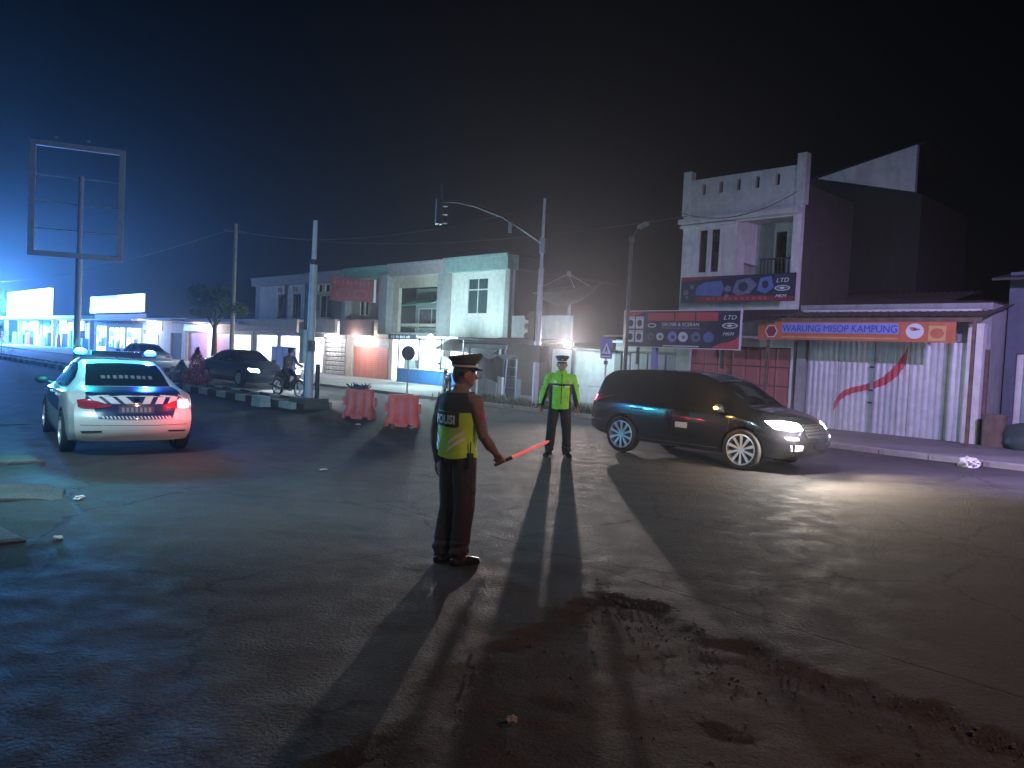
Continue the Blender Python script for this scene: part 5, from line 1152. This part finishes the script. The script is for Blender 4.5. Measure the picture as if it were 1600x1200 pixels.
# ---------- motorbikes
def motorbike(label, loc, rz, paint, lit=0.):
    r = thing('motorbike', label, 'motorbike', loc, rz, 'motorbikes')
    tm = MB(); tm.lathe([(.235,-.035),(.275,-.045),(.295,0),(.275,.045),(.235,.035)], (0,0,0), 'y', 28, closed=True); tme = tm.mesh('wheel', rubber, True)
    q = MB(); q.lathe([(.235,-.03),(.22,0),(.235,.03)], (0,0,0), 'y', 28)
    for k in range(6):
        a = PI*k/6; q.tube([(-.22*math.cos(a),0,-.22*math.sin(a)),(.22*math.cos(a),0,.22*math.sin(a))], .010, 5)
    q.lathe([(.01,-.05),(.05,-.05),(.05,.05),(.01,.05)], (0,0,0), 'y', 12); qm = q.mesh('rim', alloy, True)
    for x in (-.60,.62):
        wv = link('wheel', tme, r, (x,0,.295)); link('rim', qm, wv)
    MB().tube([(-.75,0,.66),(-.45,0,.70),(-.2,0,.62),(0,0,.42),(.22,0,.40),(.40,0,.62),(.47,0,.92)], [.05,.11,.13,.11,.10,.09,.06], 12).build('body', paint, r, smooth=True)
    MB().tube([(-.72,0,.76),(-.4,0,.80),(-.1,0,.76),(.02,0,.70)], [.05,.12,.13,.06], 12, sx=.5).build('seat', black_plastic, r, smooth=True)
    m = MB()
    for sy in (-1,1): m.tube([(.62,sy*.07,.295),(.5,sy*.07,.75),(.44,sy*.06,.98)], .022, 8)
    m.build('fork', chrome, r)
    m = MB(); m.tube([(.30,-.36,1.02),(.38,-.22,1.0),(.44,0,.98),(.38,.22,1.0),(.30,.36,1.02)], .014, 8); m.build('handlebar', steel_dark, r)
    for sy in (-1,1):
        m = MB(); m.tube([(.36,sy*.24,1.0),(.38,sy*.30,1.16)], .007, 6); m.ell((.38,sy*.31,1.2),(.015,.06,.04)); m.build('mirror', black_plastic, r)
    MB().tube([(.85,0,.55),(.72,0,.61),(.55,0,.60),(.40,0,.48)], [.03,.06,.06,.04], 8, sx=.4).build('front_mudguard', paint, r, smooth=True)
    MB().tube([(-.9,0,.5),(-.75,0,.62),(-.55,0,.64)], [.03,.06,.05], 8, sx=.4).build('rear_mudguard', black_plastic, r, smooth=True)
    MB().tube([(.1,-.14,.26),(-.3,-.15,.27),(-.78,-.16,.36)], [.025,.035,.05], 10).build('exhaust', chrome, r, smooth=True)
    MB().tube([(-.15,0,.36),(.15,0,.30)], [.13,.11], 10).build('engine', steel_dark, r, smooth=True)
    MB().ell((.50,0,.86),(.06,.085,.075)).build('headlamp', lamp_mat('bike_headlamp_glow', (.95,.98,1), 60.) if lit else clear_lens, r, smooth=True)
    MB().ell((-.80,0,.68),(.03,.07,.035)).build('tail_lamp', red_lens, r, smooth=True)
    if lit: lamp('SPOT', 'headlamp_beam', r, (.60,0,.86), lit, (.95,.97,1), .04, (1,0,-.10), 80, .8); lamp('POINT', 'headlamp_spill', r, (.66,0,.9), 10, (.95,.97,1), .04)
    return r
mb1 = motorbike('motorbike with dazzling headlight beside the pale post', W(-23.9, 12.5, 0.01), TH+rad(8), mat('dark_bike_paint', (.03,.03,.05), .3, coat=.5), 420)
mb2 = motorbike('dark motorbike parked beside the kiosk', W(-24.6, 19.9, .08), TH+rad(150), MATS['dark_bike_paint'])

# ================================================================== PEOPLE
TORSO = [(-.05,.130,.095),(.02,.168,.122),(.12,.168,.124),(.25,.158,.118),(.40,.166,.122),(.58,.178,.126),(.72,.186,.122),(.82,.172,.108),(.89,.125,.088),(.95,.070,.068),(1.02,.058,.060)]
def hand_prims(wrist, d, palm, grip, mi, side):
    d = d.normalized(); palm = (palm-d*palm.dot(d)).normalized(); a = d.cross(palm).normalized()*side; out = []
    for i in range(4):
        k0 = wrist+a*((i-1.5)*.012); k1 = wrist+d*.088+a*((i-1.5)*.0205); out.append(([k0, k0.lerp(k1,.5), k1], [.015,.0145,.0115], mi))
        L_ = (.062,.078,.084,.076)[i]; seg = [L_*.46, L_*.30, L_*.24]; p = k1; pts = [p]; ang = 0
        for q, sl in enumerate(seg):
            ang += rad((74,82,60)[q]) if grip else rad((14,20,16)[q]+3*i)
            p = p+(d*math.cos(ang)+palm*math.sin(ang))*sl; pts.append(p)
        out.append((pts, [.0098,.0092,.0086,.0072], mi))
    t0 = wrist+d*.025+a*.022; t1 = t0+(d*.6+a*.7+palm*.35).normalized()*.038
    t2 = t1+((d*.5+a*.1+palm*.9) if grip else (d*.85+a*.25+palm*.3)).normalized()*.032; t3 = t2+((d*.1-a*.5+palm*.8) if grip else (d*.95+palm*.25)).normalized()*.026
    out.append(([t0,t1,t2,t3], [.015,.0125,.0108,.0085], mi)); return out
def person(name, label, loc, rz, J, mats, voxel=.0075, scale=1., yaw=0., grip=(False, False), foot_z=0.):
    """mats: 0 skin, 1 shirt, 2 trousers, 3 shoes, 4 hair. J: joints in the person's own frame, facing +x, left +y"""
    V = Vector; P = {k: V(v) for k, v in J.items()}; root = thing(name, label, 'person', loc, rz); m = MB(); smp = []
    def tube(pts, radii, mi, sx=1., seg=14):
        pts = [V(p) for p in pts]; e0 = (pts[0]-pts[1]).normalized()*radii[0]*.55; e1 = (pts[-1]-pts[-2]).normalized()*radii[-1]*.55
        m.tube([pts[0]+e0]+pts+[pts[-1]+e1], [radii[0]*.6]+list(radii)+[radii[-1]*.6], seg, 0, sx)
        for i in range(len(pts)-1):
            for k in range(5):
                t = k/4; smp.append((*pts[i].lerp(pts[i+1], t), radii[i]*(1-t)+radii[i+1]*t, mi))
    def ell(c, r, mi): 
        m.ell(c, r, 18, 12); smp.append((*c, min(r), mi))
    pel, neck = P['pelvis'], P['neck']; ax = neck-pel; rings = []
    for f, hy, hx in TORSO:
        c = pel+ax*f; xd = V((1,0,0)); xd = (xd-ax.normalized()*xd.dot(ax.normalized())).normalized()
        rings.append([c+xd*(hx*math.cos(2*PI*k/22))+V((0,1,0))*(hy*math.sin(2*PI*k/22)) for k in range(22)])
        for yy in (-.5, 0, .5): smp.append((*(c+V((0,hy*yy*.8,0))), hx*.95, 1 if f > .06 else 2))
    m.loft(rings)
    for s_, sy in (('l', 1), ('r', -1)):
        sh, el, wr = P['sh_'+s_], P['el_'+s_], P['wr_'+s_]
        tube([sh+V((0,-sy*.05,.0)), sh+V((0,sy*.005,-.02)), sh.lerp(el,.5), el, el.lerp(wr,.35), wr], [.062,.066,.055,.047,.046,.031], 1)
        for pr in hand_prims(wr, P.get('hd_'+s_, wr-el), P.get('pn_'+s_, V((.3,-sy,0))), grip[0 if sy > 0 else 1], 0, P.get('side_'+s_, V((1,0,0))).x): tube(*pr, seg=10)
        hp, kn, an = P['hip_'+s_], P['kn_'+s_], P['an_'+s_]
        tube([hp+V((0,0,.04)), hp.lerp(kn,.35), kn, kn.lerp(an,.4), an+V((0,0,.02))], [.100,.100,.086,.082,.080], 2)
        fd = P.get('ft_'+s_, V((1,0,0))).normalized(); b = V((an.x, an.y, foot_z+an.z-.09))
        tube([b-fd*.055+V((0,0,.045)), b+fd*.03+V((0,0,.045)), b+fd*.11+V((0,0,.036)), b+fd*.185+V((0,0,.028))], [.042,.046,.045,.034], 3, 1.0)
    # head
    hc = P['head']; R = Matrix.Rotation(yaw, 3, 'Z'); H = lambda x, y, z: hc+R @ V((x, y, z))
    tube([neck+V((0,0,-.03)), H(-.01,0,-.07)], [.056,.054], 0)
    hb = len(m.v)
    m.ell((0,0,0), (.098,.076,.118), 22, 16); m.ell((.028,0,-.055), (.068,.058,.068), 18, 12); m.tube([(.085,0,.012),(.105,0,-.012),(.112,0,-.030),(.092,0,-.036)], [.011,.014,.017,.012], 10)
    m.tube([(.078,-.04,.028),(.092,0,.034),(.078,.04,.028)], [.014,.016,.014], 8); m.tube([(.080,-.022,-.066),(.094,0,-.066),(.080,.022,-.066)], [.008,.010,.008], 8)
    for sy in (-1, 1): m.tube([(-.004,sy*.072,.022),(-.012,sy*.090,.012),(-.006,sy*.086,-.022),(.004,sy*.072,-.028)], [.010,.013,.011,.008], 8)
    m.v[hb:] = [tuple(H(*v)) for v in m.v[hb:]]
    for c, r, mi in (((.0,0,.0),.08,0),((.03,0,-.06),.06,0),((.1,0,-.02),.015,0),((-.03,0,.04),.092,4),((-.05,0,-.01),.060,4)): smp.append((*H(*c), r, mi))
    me = m.mesh('tmp', mats[0]); tmp = link('tmp', me); md = tmp.modifiers.new('r', 'REMESH'); md.mode = 'VOXEL'; md.voxel_size = voxel
    ms = tmp.modifiers.new('s', 'SMOOTH'); ms.factor = .5; ms.iterations = 3
    bpy.context.view_layer.update(); bme = bpy.data.meshes.new_from_object(tmp.evaluated_get(bpy.context.evaluated_depsgraph_get())); bpy.data.objects.remove(tmp)
    n = len(bme.vertices); co = np.empty(n*3); bme.vertices.foreach_get('co', co); co = co.reshape(-1, 3); S = np.array(smp); best = np.full(n, 9.); idx = np.zeros(n, int)
    for q in S:
        dd = np.linalg.norm(co-q[:3], axis=1)-q[3]; k = dd < best; best[k] = dd[k]; idx[k] = int(q[4])
    bme.materials.clear()
    for x in mats: bme.materials.append(x)
    mi = [int(idx[p.vertices[0]]) for p in bme.polygons]; bme.polygons.foreach_set('material_index', mi); bme.polygons.foreach_set('use_smooth', [True]*len(mi))
    nrm_ = [v.normal.copy() for v in bme.vertices]; new_ = co.copy()
    for k_ in range(n):
        if idx[k_] in (1, 2):
            c = Vector(co[k_]); f_ = .007*noise.noise(Vector((c.x*11, c.y*11, c.z*5)))+.004*noise.noise(Vector((c.x*22+c.z*9, c.y*22, c.z*16)))
            if idx[k_] == 2 and c.z < .22: f_ += .006*math.sin(c.z*75+c.y*20)
            new_[k_] += np.array(nrm_[k_])*f_
    bme.vertices.foreach_set('co', new_.ravel()); bme.update()
    bme.name = 'body'; body = link('body', bme, root)
    for sy in (-1, 1):
        e = MB().ell((0,0,0), (.010,.012,.009), 10, 8).build('eye', mat('eye_white', (.6,.58,.55), .3), root, smooth=True); e.location = H(.079, sy*.031, .008)
        p_ = MB().ell((.007,0,0), (.006,.006,.006), 8, 6).build('iris', hair, e, smooth=True)
    root.scale = (scale,)*3
    return root, body, H, rings
def peaked_cap(par, H, crown_m, band_m, stripe_m, yaw):
    R = Matrix.Rotation(yaw, 3, 'Z')
    def ring(rx, ry, z, dx=0., tilt=0.): return [H(rx*math.cos(2*PI*k/28)+dx, ry*math.sin(2*PI*k/28), z+tilt*math.cos(2*PI*k/28)) for k in range(28)]
    m = MB(); m.loft([ring(.103,.083,.058), ring(.106,.086,.095)]); cap = m.build('cap', band_m, par, smooth=True)
    m = MB(); m.loft([ring(.106,.086,.095), ring(.128,.106,.118,.005,.006), ring(.148,.124,.145,.008,.014), ring(.138,.114,.158,.008,.014), ring(.08,.065,.163,.005,.012), ring(.01,.01,.165,.005)]); m.build('crown', crown_m, cap, smooth=True)
    m = MB(); m.loft([ring(.1075,.0875,.060), ring(.1085,.0885,.061), ring(.1085,.0885,.074), ring(.1075,.0875,.075)], False); m.build('band_stripe', stripe_m, cap, smooth=True)
    m = MB(); vs, fs = [], []
    for i in range(15):
        a = rad(-68+136*i/14); c_, s_ = math.cos(a), math.sin(a)
        vs += [H(.104*c_, .084*s_, .060), H(.104*c_+.062*c_**.6, .096*s_, .036), H(.104*c_+.062*c_**.6, .096*s_, .031), H(.104*c_, .084*s_, .054)]
    for i in range(14):
        for k in range(4): fs.append((4*i+k, 4*i+(k+1) % 4, 4*i+4+(k+1) % 4, 4*i+4+k))
    m.add(vs, fs).build('visor', shoe, cap, smooth=True)
    m = MB(); q = H(.109,0,.105); m.ell(q, (.012,.02,.02), 10, 8); m.build('badge', mat('brass_badge', (.5,.38,.12), .3, metal=.8), cap, smooth=True)
    return cap
def proj_text(body, size, cy, cz, bvh, off, m_, par, side='B', sx=1., bold=0., name='lettering'):
    o = text(body, size, m_, par, (0,0,0), name, depth=.0, align='CENTER', sx=sx, bold=bold)
    bm = bmesh.new(); bm.from_mesh(o.data); bmesh.ops.triangulate(bm, faces=bm.faces); bmesh.ops.subdivide_edges(bm, edges=[e for e in bm.edges if e.calc_length() > .02], cuts=2); bm.to_mesh(o.data); bm.free()
    for v in o.data.vertices:
        x, z = v.co.x, v.co.z
        if side == 'B': o_, d_ = Vector((-2, cy-x, cz+z)), Vector((1,0,0))
        else: o_, d_ = Vector((2, cy+x, cz+z)), Vector((-1,0,0))
        h = bvh.ray_cast(o_, d_)
        if h[0] is not None: v.co = h[0]-d_*off
    return o
# ---------- officer in the foreground
J1 = dict(pelvis=(-.01,0,.90), neck=(.01,0,1.50), head=(.03,0,1.605), sh_l=(-.01,.185,1.40), el_l=(-.06,.235,1.12), wr_l=(-.01,.255,.86), sh_r=(0,-.185,1.40), el_r=(.06,-.245,1.11), wr_r=(.225,-.245,.945),
          hd_r=(.55,.02,-.75), pn_r=(.5,.55,.5), side_r=(-1,0,0), side_l=(1,0,0), pn_l=(.35,-1,0), hip_l=(0,.088,.90), kn_l=(.02,.095,.50), an_l=(-.05,.09,.09), hip_r=(0,-.088,.90), kn_r=(.03,-.085,.50), an_r=(.0,-.075,.09), ft_l=(1,.15,0), ft_r=(1,-.2,0))
YAW1 = rad(44)
off1, body, H1, rings = person('person', 'officer in yellow green vest and peaked cap holding a red light baton', (-.42, 6.30, .0), YAW1, J1, [skin, shirt, trouser1, shoe, hair], yaw=rad(-34), grip=(False, True), scale=.985)
peaked_cap(off1, H1, mat('grey_green_cap', (.07,.09,.085), .7), black_cloth, white_print, 0)
def torso_shell(Jp, Jn, table, grow, seg=40):
    a, b = Vector(Jp), Vector(Jn); ax = b-a; rr = []
    for f, hy, hx in table:
        c = a+ax*f; rr.append([c+Vector(((hx+grow)*math.cos(2*PI*k/seg), (hy+grow)*math.sin(2*PI*k/seg), .010*math.sin(6*PI*k/seg+f*9)*(1 if f < .3 else .3))) for k in range(seg)])
    return rr
VT = [(.04,.172,.132),(.10,.170,.130),(.18,.163,.125),(.27,.158,.121),(.38,.163,.122),(.48,.171,.126),(.58,.178,.129),(.66,.183,.128),(.74,.186,.124),(.81,.176,.112),(.87,.145,.096),(.92,.100,.082)]
vr = torso_shell(J1['pelvis'], J1['neck'], VT, .024)
for k, r in enumerate(vr):
    for i, v in enumerate(r):
        dz = .012*noise.noise(Vector((v.x*9, v.y*9, v.z*7))); d = Vector((v.x, v.y, 0)).normalized(); v += d*dz
m = MB(); n = 40
for k in range(len(vr)-1):
    for i in range(n):
        i2 = (i+1) % n; yy = abs(vr[k][i].y); zc = (vr[k][i].z+vr[k+1][i].z)/2
        m.add([vr[k][i], vr[k][i2], vr[k+1][i2], vr[k+1][i]], [(0,1,2,3)], 1 if zc > 1.30-.35*max(0, yy-.12) else 0)
inner_r = [[Vector((v.x*.93, v.y*.95, v.z)) for v in vr[0]]]
m.loft([inner_r[0], vr[0]], False)
vest = m.build('vest', [hivis, black_cloth], off1, smooth=True); vb = BVHTree.FromPolygons([Vector(v) for v in m.v], m.f)
patch(vb, 'B', [(.145,1.292),(0,1.296),(-.135,1.292)], [(.145,1.180),(0,1.176),(-.135,1.180)], off=.006, nu=14, nv=5).build('name_patch', black_cloth, vest, smooth=True)
proj_text('POLISI', .098, 0.005, 1.20, vb, .011, mat('bright_white_tape', (.9,.9,.88), .5, var=.03), vest, sx=.86, bold=.003)
for dz in (0, .055):
    for sy in (-1, 1):
        patch(vb, 'B', [(sy*.05,1.055-dz),(sy*.165,1.155-dz)], [(sy*.05,1.022-dz),(sy*.165,1.122-dz)], off=.006, nu=8, nv=2).build('reflective_stripe', reflective, vest, smooth=True)
patch(vb, 'F', [(-.16,1.10),(.16,1.10)], [(-.16,1.06),(.16,1.06)], off=.006, nu=12, nv=2).build('reflective_stripe', reflective, vest, smooth=True)
m = MB(); m.loft([[Vector((1.05*v.x, 1.04*v.y, .925)) for v in rings[2]], [Vector((1.05*v.x, 1.04*v.y, .965)) for v in rings[2]]], False); m.build('belt', shoe, off1, smooth=True)
m = MB(); e = Vector(J1['sh_r']).lerp(Vector(J1['el_r']), .42); m.ell((e.x-.0, e.y-.056, e.z), (.026,.008,.034), 12, 8); m.build('sleeve_badge', red_print, off1, smooth=True)
# radio and pouch on the belt, seam tapes on the vest
m = MB(); m.box(-.06,-.02,-.225,-.19,.86,.97); m.tube([(-.04,-.21,.96),(-.04,-.21,1.06)], .006, 6); m.build('radio', black_plastic, off1)
m = MB(); m.box(-.155,-.125,.02,.11,.885,.975); m.build('pouch', shoe, off1)
# baton
hand = Vector((.225,-.245,.945))+Vector((.55,.02,-.75)).normalized()*.088+Vector((.35,.05,.25)).normalized()*.022
bd = Vector((.9,-.22,.34)).normalized()
BT = thing('light_baton', 'red glowing traffic baton in the hand of the vested officer', 'baton', (-.42, 6.30, .0), YAW1); BT.scale = (.985,)*3
MB().tube([hand-bd*.08, hand+bd*.09], [.014,.017], 12).build('handle', black_plastic, BT, smooth=True)
MB().tube([hand+bd*.09, hand+bd*.10, hand+bd*.46, hand+bd*.485], [.014,.015,.014,.005], 14).build('tube', lamp_mat('red_baton_glow', (1,.02,.035), .5), BT, smooth=True)
for k in (.2,.35): lamp('POINT', 'baton_light', BT, hand+bd*k-Vector((0,0,.0)), .9, (1,.06,.08), .02)
# ---------- officer in the green jacket
J2 = dict(pelvis=(0,0,.92), neck=(.0,0,1.51), head=(.02,0,1.615), sh_l=(0,.195,1.41), el_l=(-.02,.275,1.14), wr_l=(.02,.305,.89), sh_r=(0,-.195,1.41), el_r=(-.03,-.29,1.14), wr_r=(.02,-.335,.89),
          pn_l=(.5,-1,0), pn_r=(.5,1,0), side_l=(1,0,0), side_r=(-1,0,0), hip_l=(0,.092,.92), kn_l=(.02,.135,.51), an_l=(-.01,.155,.09), hip_r=(0,-.092,.92), kn_r=(.02,-.13,.51), an_r=(-.01,-.15,.09), ft_l=(1,.35,0), ft_r=(1,-.6,0))
P2 = Vector((.86, 13.55, .012)); Y2 = math.atan2(-P2.y, -P2.x)+rad(6)
off2, body2, H2, rings2 = person('person', 'officer in bright green jacket and dark trousers standing in the road', P2, Y2, J2, [skin, black_cloth, trouser2, shoe, hair], yaw=rad(-4), voxel=.009)
peaked_cap(off2, H2, mat('navy_cap', (.03,.04,.07), .7), black_cloth, white_print, 0)
m = MB(); smp = []; JT = [(-.12,.180,.135),(-.06,.186,.141),(.0,.187,.143),(.06,.190,.145),(.14,.182,.142),(.26,.178,.138),(.40,.184,.140),(.58,.196,.144),(.72,.204,.138),(.82,.190,.124),(.89,.145,.102),(.95,.090,.085),(1.03,.078,.078)]
m.loft(torso_shell(J2['pelvis'], J2['neck'], JT, .012))
for s_, sy in (('l',1),('r',-1)):
    sh, el, wr = (Vector(J2[k+s_]) for k in ('sh_','el_','wr_')); m.tube([sh+Vector((0,-sy*.07,.01)), sh+Vector((0,sy*.005,-.01)), sh.lerp(el,.5), el, el.lerp(wr,.5), wr.lerp(el,.04)], [.075,.084,.072,.066,.060,.050], 20)
tmp = link('tmp', m.mesh('tmp', hivis2)); md = tmp.modifiers.new('r', 'REMESH'); md.mode = 'VOXEL'; md.voxel_size = .009; ms = tmp.modifiers.new('s', 'SMOOTH'); ms.iterations = 3
bpy.context.view_layer.update(); jme = bpy.data.meshes.new_from_object(tmp.evaluated_get(bpy.context.evaluated_depsgraph_get())); bpy.data.objects.remove(tmp)
jn = [(v.co.copy(), v.normal.copy()) for v in jme.vertices]
jme.vertices.foreach_set('co', np.array([c+q*(.010*noise.noise(Vector((c.x*10, c.y*10, c.z*16)))+.006*noise.noise(Vector((c.x*24, c.y*24, c.z*10)))) for c, q in jn]).ravel()); jme.update()
jme.materials.clear(); jme.materials.append(hivis2); jme.materials.append(black_cloth); mi = []
for p in jme.polygons:
    c = p.center; y = abs(c.y); dark = 0
    if c.z < 1.29 and .150 < y < .19+.33*(1.38-c.z): dark = 1      # side panels and inner sleeves
    if c.z < .935 and y > .22: dark = 1                                                  # cuffs
    if 1.252 < c.z < 1.292 and y < .18 and c.x > 0: dark = 1                             # chest band
    mi.append(dark)
jme.polygons.foreach_set('material_index', mi); jme.polygons.foreach_set('use_smooth', [True]*len(mi)); jme.name = 'jacket'
jk = link('jacket', jme, off2); jb = BVHTree.FromPolygons([v.co.copy() for v in jme.vertices], [tuple(p.vertices) for p in jme.polygons])
patch(jb, 'F', [(-.006,1.46),(.006,1.46)], [(-.006,.94),(.006,.94)], off=.004, nu=1, nv=24).build('zip', black_plastic, jk)
for sy in (-1, 1):
    patch(jb, 'F', [(sy*.06,1.262),(sy*.15,1.262)], [(sy*.06,1.240),(sy*.15,1.240)], off=.005, nu=6, nv=1).build('name_tape', white_print, jk)
    patch(jb, 'F', [(sy*.085,1.345),(sy*.135,1.345)], [(sy*.085,1.300),(sy*.135,1.300)], off=.005, nu=3, nv=3).build('chest_badge', reflective if sy < 0 else yellow_wall, jk)
patch(jb, 'F', [(.115,1.08),(.125,1.08)], [(.120,.97),(.130,.97)], off=.004, nu=1, nv=5).build('pocket_zip', dkred_print, jk)
for s_, sy in (('l',1),('r',-1)):
    e = Vector(J2['sh_'+s_]).lerp(Vector(J2['el_'+s_]), .55); MB().ell((e.x+.02, e.y+sy*.072, e.z), (.03,.008,.032), 12, 8).build('sleeve_badge', black_cloth, jk, smooth=True)
# ---------- rider
J3 = dict(pelvis=(-.18,0,.84), neck=(.02,0,1.40), head=(.06,0,1.51), sh_l=(0,.185,1.31), el_l=(.10,.27,1.10), wr_l=(.27,.33,1.03), sh_r=(0,-.185,1.31), el_r=(.10,-.27,1.10), wr_r=(.27,-.33,1.03), hd_l=(1,0,-.1), hd_r=(1,0,-.1), pn_l=(0,0,-1), pn_r=(0,0,-1), side_l=(1,0,0), side_r=(-1,0,0),
          hip_l=(-.15,.10,.84), kn_l=(.22,.19,.70), an_l=(.05,.17,.33), hip_r=(-.15,-.10,.84), kn_r=(.22,-.19,.70), an_r=(.05,-.17,.33))
rd, b3, H3, _ = person('person', 'rider in dark clothes and helmet on the motorbike with dazzling headlight', W(-23.9, 12.5, .01), TH+rad(8), J3, [skin, mat('dark_jacket', (.03,.035,.06), .8, bump=.2), trouser2, shoe, hair], voxel=.012)
m = MB(); c = H3(-.01,0,.03); m.ell(c, (.135,.118,.125), 20, 14); m.build('helmet', mat('helmet_shell', (.05,.05,.07), .2, coat=.7), rd, smooth=True)

# ================================================================== AIR
bpy.context.view_layer.update()
m = MB(); m.box(-150,70,-20,150,-1.2,15); hz = m.build('haze', None or mat('haze_air', (.8,.8,.8)))
hm = MATS['haze_air']; t = hm.node_tree; t.nodes.clear(); out = t.nodes.new('ShaderNodeOutputMaterial'); pv = t.nodes.new('ShaderNodeVolumePrincipled')
pv.inputs['Density'].default_value = 0.00085; pv.inputs['Color'].default_value = (.85,.9,1,1); pv.inputs['Anisotropy'].default_value = .78
t.links.new(pv.outputs[0], out.inputs['Volume']); struct(hz, 'stuff')
hz['label'] = 'thin night haze that carries the glow of the lamps'
